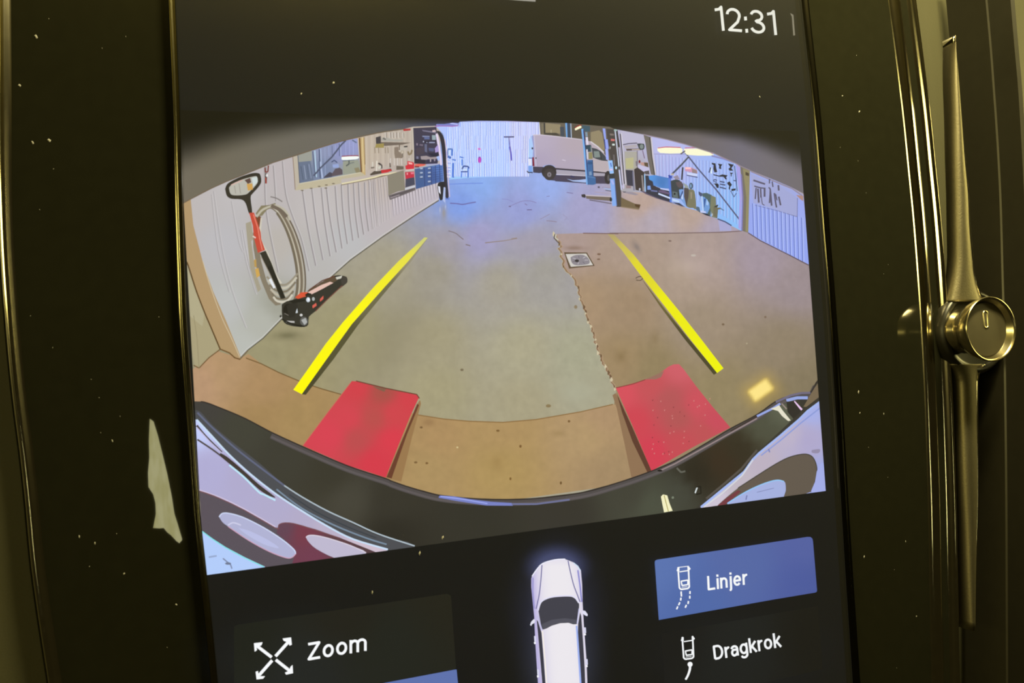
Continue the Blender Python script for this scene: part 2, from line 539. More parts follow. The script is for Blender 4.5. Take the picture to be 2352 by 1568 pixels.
def blade(rows, d, name):
    """rows of (v, left u, right u): paddle with a gently crowned front, bright right-hand edge"""
    ctl = smooth_line([(r[1], r[0]) for r in rows], 4); ctr = smooth_line([(r[2], r[0]) for r in rows], 4)
    bm, be = bmesh.new(), bmesh.new()
    rings, er = [], []
    for (ul, vl), (ur, vr) in zip(ctl, ctr):
        a, b = P(ul, vl, d - 0.0012), P(ur, vr, d - 0.0006)
        ring = []
        for t, o in ((0, d - 0.0014), (0.06, d - 0.0006), (0.25, d - 0.0001), (0.5, d), (0.75, d - 0.0001), (0.97, d - 0.0006), (0.97, d - 0.004), (0.03, d - 0.004)):
            ring.append(bm.verts.new((a.x + (b.x - a.x) * t, -o, a.z + (b.z - a.z) * t)))
        rings.append(ring)
        w = min(0.0005, (b.x - a.x) * 0.2)
        er.append([be.verts.new(p) for p in ((b.x - w, -(d - 0.0005), b.z), (b.x - w * 0.3, -(d - 0.0003), b.z), (b.x + w * 0.35, -(d - 0.0008), b.z), (b.x + w * 0.4, -(d - 0.004), b.z), (b.x - w, -(d - 0.004), b.z))])
    for bmm, rr in ((bm, rings), (be, er)):
        m = len(rr[0])
        for r0, r1 in zip(rr, rr[1:]):
            for j in range(m):
                bmm.faces.new((r0[j], r0[(j + 1) % m], r1[(j + 1) % m], r1[j]))
        bmm.faces.new(rr[0]); bmm.faces.new(rr[-1])
    o = vpart(name, bm, M_SATIN)
    e = vpart('blade_edge', be, M_CHROME, parent=o)
    return o
blade([(84, 2187.5, 2189.5), (115, 2186, 2193), (179, 2185.5, 2201), (271, 2188.5, 2209), (367, 2190.5, 2217), (447, 2193, 2225), (517, 2194, 2228), (585, 2195, 2234), (629, 2192, 2239), (667, 2186, 2249), (692, 2181, 2261)], 0.0035, 'blade')
blade([(836, 2184, 2262), (850, 2194, 2252), (868, 2201, 2247), (891, 2204, 2246), (987, 2207, 2246), (1125, 2212, 2247), (1216, 2216, 2245), (1331, 2219, 2242), (1446, 2223, 2239)], 0.0030, 'blade')

def lathe(bm, c, prof, n=48):
    """profile (radius mm, outward mm) turned about an axis that points out of the dashboard"""
    rings = []
    for r, o in prof:
        if r <= 0:
            rings.append([bm.verts.new((c.x, -o / 1000, c.z))])
        else:
            rings.append([bm.verts.new((c.x + r / 1000 * math.cos(2 * math.pi * i / n), -o / 1000, c.z + r / 1000 * math.sin(2 * math.pi * i / n))) for i in range(n)])
    for a, b in zip(rings, rings[1:]):
        for i in range(n):
            j = (i + 1) % n
            if len(a) == 1: bm.faces.new((a[0], b[i], b[j]))
            elif len(b) == 1: bm.faces.new((a[i], a[j], b[0]))
            else: bm.faces.new((a[i], a[j], b[j], b[i]))
kc = P(2221, 763)
face = P(2265, 756, 0.0098)
kx = Vector((face.x, 0, face.z))
bm = bmesh.new()
lathe(bm, kc, [(0, -6), (10.6, -6), (10.8, 1.6), (10.3, 2.6), (9.3, 2.9), (8.9, 2.2), (8.0, 2.0), (0, 2.0)])
vpart('collar', bm, pbr('collar_plastic', (0.010, 0.009, 0.006), 0.35, 0, 0.3))
bm = bmesh.new()
lathe(bm, kx, [(0, 2.0), (5.4, 2.0), (5.6, 3.6), (5.2, 4.6), (5.4, 6.2), (6.6, 7.2), (7.3, 8.8), (7.75, 10.4), (7.85, 11.1), (7.75, 11.4), (7.55, 11.4), (7.2, 10.8), (6.7, 9.7), (6.5, 9.4), (0, 9.3)])
knob = vpart('knob', bm, pbr('knob_metal', (0.55, 0.49, 0.32), 0.22, 1.0))
bm = bmesh.new()
lathe(bm, kx, [(0, 9.0), (6.6, 9.0), (6.6, 9.6), (6.5, 9.72), (6.3, 9.76), (0, 9.78)])
vpart('knob_face', bm, M_CAP, parent=knob)
bm = bmesh.new()
nz0 = kx.z + 0.0005
ring_o, ring_i = [], []
for i in range(24):
    t = 2 * math.pi * i / 24
    cy_ = 0.0020 if math.sin(t) >= 0 else -0.0
    for lst, r in ((ring_o, 0.00075), (ring_i, 0.00048)):
        lst.append((kx.x + 0.0001 + r * math.cos(t), nz0 + 0.0005 + cy_ + r * math.sin(t) + (0.0008 if cy_ else 0)))
vo = [bm.verts.new((x, -0.00998, z)) for x, z in ring_o]; vi = [bm.verts.new((x, -0.00990, z)) for x, z in ring_i]
vb = [bm.verts.new((x, -0.00960, z)) for x, z in ring_o]; vb2 = [bm.verts.new((x, -0.00960, z)) for x, z in ring_i]
for i in range(24):
    j = (i + 1) % 24
    bm.faces.new((vo[i], vo[j], vi[j], vi[i])); bm.faces.new((vb[i], vb[j], vo[j], vo[i])); bm.faces.new((vi[i], vi[j], vb2[j], vb2[i]))
vpart('notch_ring', bm, pbr('notch_metal', (0.8, 0.72, 0.45), 0.3, 1.0), parent=knob)
# ------------------------------------------------------------------ what the display shows: rear camera picture
def rgb(*a): return a
pic = Pic()
pic.grad(QUAD, [(1100, 420, (138, 172, 236)), (1250, 425, (150, 172, 232)), (1060, 470, (128, 158, 230)), (1200, 480, (150, 158, 212)), (1350, 480, (163, 160, 200)),
    (1500, 500, (178, 166, 180)), (1480, 470, (184, 160, 150)), (1580, 490, (182, 160, 150)), (1650, 530, (172, 160, 180)), (1100, 545, (160, 156, 196)), (1230, 560, (160, 155, 172)), (1030, 560, (160, 154, 165)),
    (1000, 620, (158, 152, 140)), (1150, 650, (164, 158, 145)), (1250, 620, (160, 156, 150)), (900, 620, (164, 157, 136)), (800, 750, (156, 149, 116)), (1000, 780, (162, 154, 126)),
    (1200, 800, (170, 164, 138)), (1330, 820, (166, 164, 140)), (620, 820, (154, 147, 114)), (700, 850, (156, 147, 112)), (1000, 900, (164, 156, 124)), (1200, 930, (166, 158, 130)), (1380, 900, (166, 162, 138))], 18)
picture = on_screen(pic.build('rear_camera_picture', screen, M_FLOOR))
tag(picture, 'fisheye rear camera picture of a workshop floor')
def pp(name, p, label=None, mat=None):
    o = p.build(name, picture, mat)
    o.matrix_parent_inverse = INV.copy()
    o.matrix_parent_inverse = Matrix.Identity(4)
    if label: o['label'] = label
    return o

# brown part of the workshop floor, ochre strip, seams
p = Pic()
EDGE = q('L 1535,600 1560,670 1600,720 1615,760 1590,790 1610,860 1640,950 1670,1050 1740,1140 1790,1190 1830,1290 1850,1380 1880,1470 H 340,690 385,830 430,980 470,1090 510,1180 555,1270 580,1330 600,1370')
p.grad(EDGE + q('Z 1410,928 1440,1100 1560,1110 1960,900 1960,560 1710,532') + q('L 2352,597 1900,590'),
    [(1300, 555, (170, 149, 144)), (1450, 570, (170, 149, 136)), (1600, 600, (174, 155, 151)), (1750, 590, (163, 148, 161)), (1830, 650, (156, 141, 146)), (1340, 700, (166, 141, 114)), (1450, 700, (158, 135, 110)),
     (1600, 750, (156, 139, 120)), (1800, 800, (144, 129, 108)), (1430, 830, (156, 133, 100)), (1650, 900, (146, 131, 98)), (1850, 880, (134, 121, 96)), (1800, 950, (136, 121, 86)), (1560, 640, (170, 151, 136)), (1500, 850, (144, 127, 94))], 20)
p.grad(q('Z 440,850 450,842 500,806 553,822 I 480,-230 Z 600,835 640,855 700,880 740,893 800,910 880,930 J 230,360 470,395 700,415 1000,425 1300,400 1700,330 1990,265 2080,300 2352,860 2000,1000 1000,1140 300,1080 -400,800 -1200,500 -1800,250'),
    [(460, 880, (184, 148, 116)), (600, 900, (170, 137, 97)), (520, 860, (178, 145, 108)), (680, 960, (165, 136, 90)), (1000, 1000, (172, 140, 96)), (980, 1080, (170, 142, 96)), (1150, 1080, (172, 144, 92)), (1350, 1000, (176, 148, 108)), (1400, 1080, (162, 136, 102)), (1380, 960, (172, 142, 108)), (600, 950, (162, 132, 88)), (1150, 980, (172, 142, 96)), (900, 1040, (166, 136, 92))], 20)
pp('pictured_bare_concrete', p, 'bare brown concrete beside the grey coating', M_FLOOR)
p = Pic()
random.seed(21)
JAG = []
for (x0, y0), (x1, y1) in zip(EDGE, EDGE[1:]):
    n = max(2, int(math.dist((x0, y0), (x1, y1)) / 5))
    JAG += [(x0 + (x1 - x0) * k / n + random.uniform(-3, 3), y0 + (y1 - y0) * k / n + random.uniform(-1, 1)) for k in range(n)]
p.line(JAG, 3.4, (142, 112, 86)); p.line([(x + 3, y) for x, y in JAG], 1.6, (176, 150, 122)); p.line([(x - 2.5, y) for x, y in JAG], 1.3, (180, 172, 148))
for i, (x, y) in enumerate(JAG):
    if i % 5 == 0 or (y > 700 and i % 3 == 0):
        r = random.uniform(1.6, 3.8); c = (112, 86, 64) if i % 2 else (206, 194, 164)
        p.poly([(x + r * k * math.cos(t), y + 1.7 * r * k * math.sin(t)) for t, k in ((0, 1), (1.3, .7), (2.3, 1.1), (3.4, .8), (4.4, 1.2), (5.4, .7))], c)
p.line('L 1540,600 1525,650 1570,700 1600,730', 2.4, (92, 82, 80)); p.line('L 1550,605 1545,650 1580,680', 2.6, (200, 198, 186))
p.line('L 1900,590 2352,597', 2.2, (120, 92, 92)); p.line('E 0,1300 400,1300 700,1300 1000,1295 1270,1290 1490,1275', 2.2, (120, 98, 100))
p.line('Z 565,822 600,835 640,855 700,880 740,893 800,910', 2.5, (118, 92, 56)); p.line('J 230,362 470,400 700,420 1000,430 1300,404 1700,335 1990,268', 2.4, (140, 108, 66))
for s, w, c in (('L 190,205 280,210 350,220 430,205 520,190', 2.6, (108, 106, 170)), ('L 860,150 940,160 1000,190', 1.4, (136, 140, 200)), ('L 950,248 1020,215 1130,175 1230,178 1300,200', 1.5, (134, 128, 180)),
                ('L 945,245 970,248', 2.2, (104, 94, 130)), ('L 1180,290 1240,288', 2.2, (108, 98, 146)), ('L 1150,210 1180,230', 1.6, (124, 114, 160)), ('L 1350,410 1470,345', 1.5, (146, 138, 168)),
                ('L 1430,430 1500,435 1560,445', 1.8, (142, 130, 150)), ('L 1640,350 1690,390 1660,420', 1.2, (150, 144, 180)), ('L 170,560 260,590 310,630 360,670', 2.0, (124, 112, 118)), ('L 390,735 450,752', 2.4, (128, 116, 116)),
                ('L 640,715 760,700 900,685 1050,655', 2.0, (140, 124, 112)), ('L 980,665 1050,655', 3.0, (136, 116, 98)), ('C 180,1075 400,1065 640,1060', 2.0, (110, 140, 222)), ('L 1690,65 1770,78', 2.0, (128, 122, 168)),
                ('L 1430,118 1470,112', 1.6, (130, 128, 180)), ('L 2150,0 2280,20', 2.0, (150, 130, 150)), ('L 2050,60 2230,80', 2.0, (170, 158, 180))):
    p.line(s, w, c, smooth=3)
for k, x, y, rx, ry, c in (('H', 262, 668, 14, 16, (140, 124, 98)), ('H', 35, 1490, 22, 14, (136, 118, 84)), ('J', 265, 475, 14, 10, (120, 92, 60)), ('J', 955, 505, 16, 10, (120, 90, 52)), ('J', 1158, 645, 12, 14, (124, 92, 54)), ('J', 215, 790, 16, 10, (124, 96, 60)),
    ('J', 315, 797, 14, 10, (122, 92, 56)), ('J', 1068, 937, 10, 14, (124, 92, 50)), ('J', 1522, 975, 10, 15, (112, 84, 50)), ('J', 1595, 420, 12, 12, (124, 94, 60)), ('H', 1487, 813, 12, 10, (120, 100, 80)), ('H', 1838, 752, 10, 10, (124, 104, 88)),
    ('H', 455, 230, 16, 8, (120, 92, 76)), ('H', 452, 272, 14, 7, (124, 98, 82)), ('H', 1240, 240, 22, 10, (190, 180, 172)), ('H', 1684, 972, 6, 6, (180, 168, 140)), ('Z', 1061, 849, 4, 3, (120, 108, 84)), ('J', 590, 655, 10, 8, (208, 190, 140)), ('H', 1045, 120, 14, 8, (130, 110, 104))):
    p.ell(k, x, y, rx, ry, c, 10)
pp('pictured_floor_seams', p, 'cracks and seams in the pictured floor')
p = Pic()
for k, x, y, r0, r1, c, a, sx, sy, ro in (('H', 770, 170, 10, 90, (120, 112, 112), .7, .6, 1.2, -.6), ('H', 1190, 330, 20, 260, (190, 172, 160), .5, 1.2, .7, 0), ('H', 920, 930, 10, 120, (128, 108, 74), .4, .6, 1, 0), ('H', 640, 1080, 10, 120, (124, 102, 66), .5, .8, 1, 0),
    ('L', 1790, 780, 30, 180, (136, 112, 98), .7, 1.4, .3, 0), ('J', 1500, 530, 20, 120, (140, 116, 74), .4, 1, .5, 0), ('J', 330, 430, 20, 150, (140, 106, 72), .5, 1, .6, 0), ('J', 950, 790, 10, 150, (148, 118, 70), .4, 1, 1, 0), ('Z', 900, 780, 30, 200, (140, 132, 104), .5, .6, 1.4, .5),
    ('L', 1000, 700, 60, 500, (168, 158, 168), .35, 1, .5, 0), ('Z', 1330, 900, 20, 90, (172, 172, 150), .5, 1, .6, 0), ('Z', 660, 770, 5, 40, (104, 100, 72), .7, 1.6, .5, 0)):
    p.glow(k, x, y, r0, r1, c, a, 20, sx, sy, ro)
p.glow('L', 110, 330, 10, 90, (152, 146, 138), .8, 18, .9, 2.4); p.glow('L', 60, 290, 3, 40, (206, 206, 216), .8, 14, .3, 1.8); p.glow('L', 130, 250, 3, 40, (190, 200, 230), .8, 14, .3, 1.8)
pp('pictured_stains', p, 'soft stains on the pictured floor', M_SOFT)

# left wall of white corrugated sheet
p = Pic()
ROOF_L = q('A 120,1330 230,1270 500,1130 700,1040 1000,920 1340,780 1660,680 1870,610 2130,530 2349,470') + q('B 440,450 600,415 760,385 1080,340 1240,300 1640,285')
BASE_L = q('Z 1008,460 960,490 880,543 805,597 770,628 700,690 646,734 604,777 569,804 553,821')
p.grad(ROOF_L + [(1012, 300)] + BASE_L + q('Z 520,738 490,670 466,602 444,517 420,470'),
    [(440, 480, (188, 182, 182)), (520, 560, (186, 184, 188)), (520, 700, (186, 187, 186)), (560, 800, (184, 186, 180)), (600, 740, (178, 179, 170)), (640, 700, (160, 160, 148)), (700, 600, (182, 180, 178)), (640, 560, (184, 178, 172)), (620, 480, (186, 180, 180)), (800, 540, (186, 186, 188)), (740, 480, (192, 186, 186)), (850, 500, (188, 180, 184)),
     (930, 460, (190, 180, 188)), (990, 440, (190, 182, 195)), (640, 400, (188, 180, 182)), (560, 440, (190, 186, 188)), (850, 350, (192, 178, 162)), (920, 340, (186, 174, 162)), (940, 380, (180, 168, 160)), (880, 430, (190, 178, 172))], 14)
pp('pictured_left_wall', p, 'white corrugated sheet wall with bench and tools')
p = Pic()
RIB = (152, 146, 148); LIT = (197, 193, 195)
for s in ('F 500,50 505,330 520,500 560,720 620,1000', 'F 578,40 590,200 600,360', 'F 660,0 690,300 760,520 830,700 900,990', 'F 760,20 780,250', 'F 40,270 110,760 200,1150 330,1500', 'F 20,300 80,800 180,1180', 'F 280,620 330,900 420,1200', 'F 300,620 360,940 430,1180', 'F 200,360 260,700 300,820'):
    p.line(s, 2.2 if s.startswith(('F 5', 'F 6')) else 1.5, RIB if s.startswith(('F 5', 'F 6', 'F 7')) else (166, 162, 164), smooth=4); p.line([(x + 3, y) for x, y in q(s)], 1.4, LIT, smooth=4)
for (tx, ty), (bx, by) in zip(((840, 262), (925, 252), (1010, 240), (1055, 235), (1135, 225), (1190, 215), (1250, 205), (1300, 200), (1345, 195), (1400, 190), (1440, 185), (1478, 180)), ((960, 940), (1025, 890), (1090, 855), (1145, 820), (1197, 785), (1245, 745), (1295, 715), (1347, 690), (1392, 660), (1437, 630), (1477, 610), (1522, 585))):
    m = ((tx + bx) / 2 - 10, (ty + by) / 2)
    a = 'F %f,%f %f,%f %f,%f' % (tx, ty, *m, bx, by)
    p.line(a, 3.2, (172, 166, 168), smooth=4); p.line(a, 1.7, (146, 140, 142), smooth=4); p.line([(x + 3, y) for x, y in q(a)], 1.4, (197, 193, 196), smooth=4)
for i, x in enumerate((50, 98, 140, 168, 232, 272, 332, 384)):
    y1 = 2060 - x * 0.6; p.line('b %d,%d %d,%d' % (x, 1100 - x * 0.12, x + 70, y1), 1.8, (158, 148, 148), col2=(178, 171, 174)); p.line('b %d,%d %d,%d' % (x + 20, 1105 - x * 0.12, x + 88, y1), 1.1, (202, 194, 194))
for i in range(16):
    x = 500 + i * 55; p.line('b %d,%d %d,%d' % (x, 1455 - i * 20, x + 30, 1790 - i * 24), 1.6, (146, 138, 146), col2=(176, 169, 178)); p.line('b %d,%d %d,%d' % (x + 22, 1455 - i * 20, x + 50, 1760 - i * 24), 1.5, (220, 212, 220), col2=(196, 188, 198))
for i in range(17):
    x = 10 + i * 52; p.line('b %d,%d %d,%d' % (x, 250 - i * 8, x + 10, 900 - i * 8), 1.3, (176, 162, 151) if i % 2 else (204, 192, 178))
p.line(BASE_L, 2.4, (92, 88, 74)); p.line([(x - 1, y - 3.5) for x, y in BASE_L], 1.5, (206, 204, 200))
pp('pictured_wall_ribs', p, 'grooves of the corrugated sheet wall')
p = Pic()
p.poly(q('Z 405,465 421,467 438,457 444,517 466,602 490,670 520,738 553,820') + q('G 470,890 430,840 345,805 200,470 110,230 40,0 Z 412,500'), (176, 148, 108))
p.poly('G 30,20 45,60 120,280 200,480 260,620 340,810 240,890 150,985 110,960 60,700 30,200', (168, 158, 124)); p.poly('G 30,20 45,60 120,280 200,480 180,600 60,500', (176, 168, 136))
p.line('G 30,0 50,40 120,260 200,470 260,610 345,812', 3.2, (92, 68, 38), smooth=4); p.line('G 345,812 240,890 150,985 100,960', 2.4, (112, 82, 50)); p.line('G 350,812 430,845 480,890 530,905', 3.0, (110, 80, 46)); p.line('G 530,900 600,825', 3, (120, 104, 80))
p.line('G 185,0 260,250 360,520 440,690 525,885', 1.6, (206, 190, 160), smooth=4); p.line('G 150,990 130,700 100,500', 1.4, (148, 138, 106))
pp('pictured_door_frame', p, 'beige wooden door frame beside the white wall')
# window in the left wall
p = Pic()
p.grad('a 400,700 700,600 1050,500 1320,410 1670,345 1700,720 1745,1060 1100,1180 440,1300 410,870', [(690, 360, (150, 156, 160)), (700, 400, (112, 124, 150)), (740, 390, (120, 134, 166)), (790, 350, (142, 148, 196)), (815, 330, (150, 156, 204)), (810, 390, (152, 158, 150)), (740, 340, (140, 148, 180))], 8)
p.poly('a 400,705 700,610 705,800 670,830 410,850', (154, 156, 148)); p.poly('a 415,850 670,825 700,1000 740,1240 450,1290', (104, 116, 140))
for x0, x1, w, c in ((540, 580, 2.2, (140, 152, 176)), (640, 690, 2, (136, 148, 176)), (720, 780, 2, (84, 96, 124)), (765, 800, 3, (178, 204, 226)), (860, 880, 2.4, (72, 84, 116)), (890, 915, 2.2, (168, 182, 214)), (980, 990, 1.6, (150, 162, 196)), (1060, 1070, 1.6, (150, 162, 200)), (1130, 1135, 1.6, (98, 110, 144)), (1200, 1205, 1.6, (156, 168, 206)), (1285, 1290, 1.8, (92, 104, 140)), (1310, 1320, 1.6, (170, 180, 214)), (1420, 1425, 1.4, (160, 166, 214)), (1500, 1505, 1.4, (164, 168, 216)), (1580, 1585, 1.4, (166, 172, 218)), (470, 520, 2, (84, 96, 118)), (600, 640, 2, (92, 104, 128))):
    yt = 1300 - (x0 - 400) * .2
    p.line('a %d,%d %d,%d' % (x0, max(700 - (x0 - 400) * .28, 350) + (260 if x0 < 700 else 10), x1, yt - 60 if x0 < 1000 else 720), w, c)
p.line('a 870,840 895,960 930,1190', 3.6, (172, 186, 218)); p.line('a 860,830 880,1190', 2.2, (70, 82, 112))
p.line('a 740,1140 900,960 1130,740 1330,480 1420,395', 3.6, (80, 86, 110)); p.line('a 1560,385 1650,440', 3, (100, 112, 140))
p.poly('a 1140,900 1270,890 1280,970 1150,970', (150, 166, 214)); p.line('a 1120,850 1180,810 1240,860', 2.5, (70, 82, 120))
p.poly('a 940,1190 1010,1120 1080,1060 1140,1080 1200,990 1290,965 1350,1010 1357,1110', (92, 82, 92)); p.poly('a 940,1190 1010,1120 1080,1060 1130,1085 1130,1160', (72, 70, 86))
p.poly('a 1365,830 1690,800 1745,1060 1365,1112', (152, 156, 142)); p.poly('a 1600,980 1690,960 1740,1060 1640,1080', (140, 132, 104))
p.line('a 1490,800 1490,890 1430,930', 3, (84, 90, 92)); p.line('a 1500,880 1600,855', 2.6, (120, 126, 124))
p.poly('a 1335,760 1350,735 1600,725 1690,730 1692,770 1600,795 1350,805', (244, 250, 246), smooth=2); p.line('a 1340,728 1500,716 1690,714', 2.2, (150, 52, 76)); p.line('a 1350,822 1600,808', 1.4, (84, 96, 110))
p.poly('a 290,735 400,700 415,870 440,1300 350,1450 310,1000', (188, 178, 162)); p.line('a 300,740 330,1100 350,1430', 2, (150, 130, 116)); p.line('a 405,700 420,900 445,1300', 1.8, (92, 98, 112))
p.poly('a 440,1300 1100,1178 1745,1060 1835,1050 1835,1135 1330,1210 1330,1300 1000,1370 350,1450', (190, 180, 154)); p.line('a 440,1305 1100,1185 1745,1068', 1.6, (206, 200, 178))
for x, y in ((500, 1450), (690, 1405), (860, 1365), (1010, 1335), (1160, 1305), (1000, 1400)): p.ell('a', x, y, 34, 13, (120, 108, 92), 10)
p.poly('a 1690,345 1815,320 1825,700 1840,1132 1750,1062 1725,700', (196, 170, 122)); p.line('a 1715,340 1730,700 1752,1062', 3.2, (112, 78, 52)); p.line('a 1775,330 1785,700 1800,1060', 1.6, (226, 206, 158)); p.line('a 1812,322 1830,900', 1.6, (150, 122, 84))
pp('pictured_window', p, 'wood framed window reflecting a strip lamp')
# bench, tool wall, cabinets
p = Pic()
p.line('a 1330,1330 1700,1260 2029,1190 b 420,1000', 2.4, (116, 100, 84)); p.line('a 1340,1308 1700,1240 2029,1170 b 300,1005 590,958', 3.4, (226, 216, 178))
p.poly('b 410,1005 720,915 735,1100 750,1290 600,1320 430,1395', (136, 130, 116)); p.poly('b 430,1395 640,1325 940,1240 945,1290 700,1390 460,1478', (104, 96, 100)); p.line('b 500,1400 700,1350 900,1270', 2.5, (84, 78, 84)); p.line('b 470,1440 640,1380', 2.5, (150, 140, 146))
p.poly('b 190,300 270,275 275,380 500,385 855,392 700,430 360,455 195,415', (112, 100, 92)); p.poly('b 190,292 285,265 290,350 285,405 195,410', (68, 64, 70)); p.poly('b 190,420 345,405 345,490 180,490', (158, 142, 84)); p.poly('b 300,300 390,290 500,330 700,335 700,370 400,370 300,360', (172, 168, 160)); p.line('b 330,310 380,330', 4, (110, 108, 104))
for x in (370, 450, 500, 560, 620, 700): p.line('b %d,200 %d,310' % (x, x + 5), 2.2, (206, 198, 190)); p.line('b %d,200 %d,300' % (x + 22, x + 26), 1.6, (142, 132, 124))
p.line('b 640,430 640,530', 2.6, (112, 96, 84)); p.poly('b 540,480 620,470 625,560 700,600 690,690 600,680 560,690 540,600', (136, 122, 110)); p.poly('b 645,470 790,460 790,520 650,560', (186, 178, 168)); p.line('b 725,468 790,464', 3, (46, 44, 50)); p.ell('b', 695, 575, 34, 38, (172, 160, 144)); p.ell('b', 695, 575, 18, 20, (196, 186, 172))
p.line('b 880,530 860,600 820,620 800,560', 4.2, (138, 122, 98)); p.line('b 700,600 700,670', 2.5, (120, 108, 98)); p.poly('b 700,130 850,125 850,160 720,175', (176, 58, 62))
for x in (170, 240, 370, 420): p.line('b %d,480 %d,590' % (x, x + 6), 2.2, (150, 136, 120))
for x in (470, 540, 600, 680, 820): p.line('b %d,690 %d,820' % (x, x + 4), 2, (210, 202, 196))
p.line('b 885,110 905,500 915,760', 3.6, (198, 188, 176))
p.poly('b 80,990 160,930 250,930 480,880 500,930 300,975 90,1015', (84, 74, 68)); p.poly('b 290,910 470,895 500,920 420,955 300,975', (196, 48, 58)); p.poly('b 580,830 720,840 720,900 580,910', (108, 98, 88)); p.line('b 130,760 130,850', 3, (210, 204, 192)); p.line('b 100,870 160,860', 3.5, (120, 108, 100)); p.line('b 210,740 205,930', 3, (220, 214, 202)); p.line('b 240,780 300,820 300,880', 4, (74, 66, 68)); p.poly('b 235,850 290,820 295,870 240,900', (206, 204, 192)); p.line('b 460,780 465,860', 3.4, (112, 98, 92))
p.poly('b 790,738 900,760 918,790 920,895 760,900 750,830 790,815', (208, 48, 66)); p.poly('b 808,760 880,775 885,805 815,800', (246, 180, 176)); p.poly('b 755,905 918,888 918,915 755,935', (206, 194, 188)); p.poly('b 745,950 920,940 922,1045 755,1080', (196, 48, 72)); p.poly('b 775,965 800,962 800,1000 778,1004', (236, 150, 160)); p.poly('b 850,955 915,950 915,985 860,990', (226, 120, 140))
p.poly('b 755,1080 922,1045 935,1190 750,1245', (70, 72, 92)); p.poly('b 745,1255 940,1198 940,1235 745,1290', (196, 200, 210))
pp('pictured_workbench', p, 'cluttered workbench with hand tools on the wall')
p = Pic()
p.grad('b 925,880 1370,800 1460,800 1475,1110 1360,1155 950,1275', [(955, 400, (74, 98, 142)), (990, 400, (66, 92, 152)), (1010, 390, (84, 120, 190)), (960, 425, (66, 94, 146))], 6)
for x, ys in ((1055, (885, 965, 1045)), (1205, (880, 960, 1030, 1130))):
    for y in ys: p.poly('b %d,%d %d,%d %d,%d %d,%d' % (x - 24, y - 14, x + 26, y - 18, x + 26, y + 10, x - 24, y + 14), (168, 182, 208)); p.line('b %d,%d %d,%d' % (x - 24, y + 20, x + 26, y + 16), 1.4, (52, 62, 100))
for x in (1110, 1240, 1320, 1400): p.line('b %d,%d %d,%d' % (x, 850 - (x - 1100) * .1, x + 10, 1225 - (x - 1100) * .25), 1.6, (50, 66, 116))
for i in range(6): p.line('b 1270,%d 1450,%d' % (870 + i * 45, 850 + i * 42), 1.1, (56, 76, 132))
p.line('b 925,885 1370,805', 1.8, (150, 170, 190))
p.poly('b 930,805 1120,775 1145,795 1110,830 1000,850 930,850', (226, 104, 92)); p.line('b 930,850 1010,850', 3, (110, 50, 70)); p.poly('b 1150,800 1380,785 1380,805 1150,830', (176, 176, 214))
p.poly('b 900,115 1340,92 1350,200 1390,560 1400,620 1360,790 1130,800 920,790 915,500', (62, 58, 80))
for s, c in (('b 1070,150 1330,185 1330,215 1080,175', (120, 116, 140)), ('b 1260,160 1320,150 1330,185 1270,190', (214, 190, 196)), ('b 1075,260 1210,265 1210,285 1075,285', (128, 136, 172)), ('b 1110,285 1210,290 1210,330 1110,330', (92, 104, 150)), ('b 1255,250 1330,250 1330,340 1260,340', (150, 168, 176)), ('b 1085,360 1105,360 1105,385 1085,385', (186, 190, 214)), ('b 1150,365 1170,365 1170,395 1150,395', (176, 186, 214)),
             ('b 1200,375 1310,380 1310,400 1200,400', (150, 156, 190)), ('b 960,400 990,405 985,450 955,440', (128, 116, 134)), ('b 1020,420 1090,425 1080,460 1020,445', (112, 102, 122)), ('b 1115,420 1160,420 1165,580 1120,560', (100, 104, 134)), ('b 1190,490 1300,500 1290,560 1200,550', (84, 90, 130)), ('b 1170,590 1390,590 1370,650 1250,650', (36, 38, 62)), ('b 1040,650 1150,640 1230,670 1340,660 1350,700 1200,720 1050,710', (160, 148, 152)),
             ('b 960,650 1000,655 1000,700 960,700', (120, 120, 146)), ('b 1160,710 1350,700 1350,770 1150,780', (52, 50, 78)), ('b 1215,705 1240,705 1240,750 1220,760', (176, 164, 176)), ('b 1290,700 1320,700 1320,740 1300,750', (150, 140, 160)), ('b 930,700 1130,720 1130,790 930,780', (44, 42, 58)), ('b 950,500 1110,470 1110,600 960,640', (72, 64, 80)), ('b 1110,370 1340,350 1340,365 1110,390', (40, 38, 60))):
    p.poly(s, c)
p.poly('b 1325,220 1365,225 1400,420 1435,640 1448,822 1410,815 1395,640 1360,430', (226, 212, 238)); p.poly('b 1310,500 1370,430 1390,560 1320,580', (168, 150, 210)); p.poly('b 1340,660 1400,640 1410,720 1370,740', (170, 190, 240))
pp('pictured_cabinets', p, 'blue drawer cabinets under dark loaded shelves')

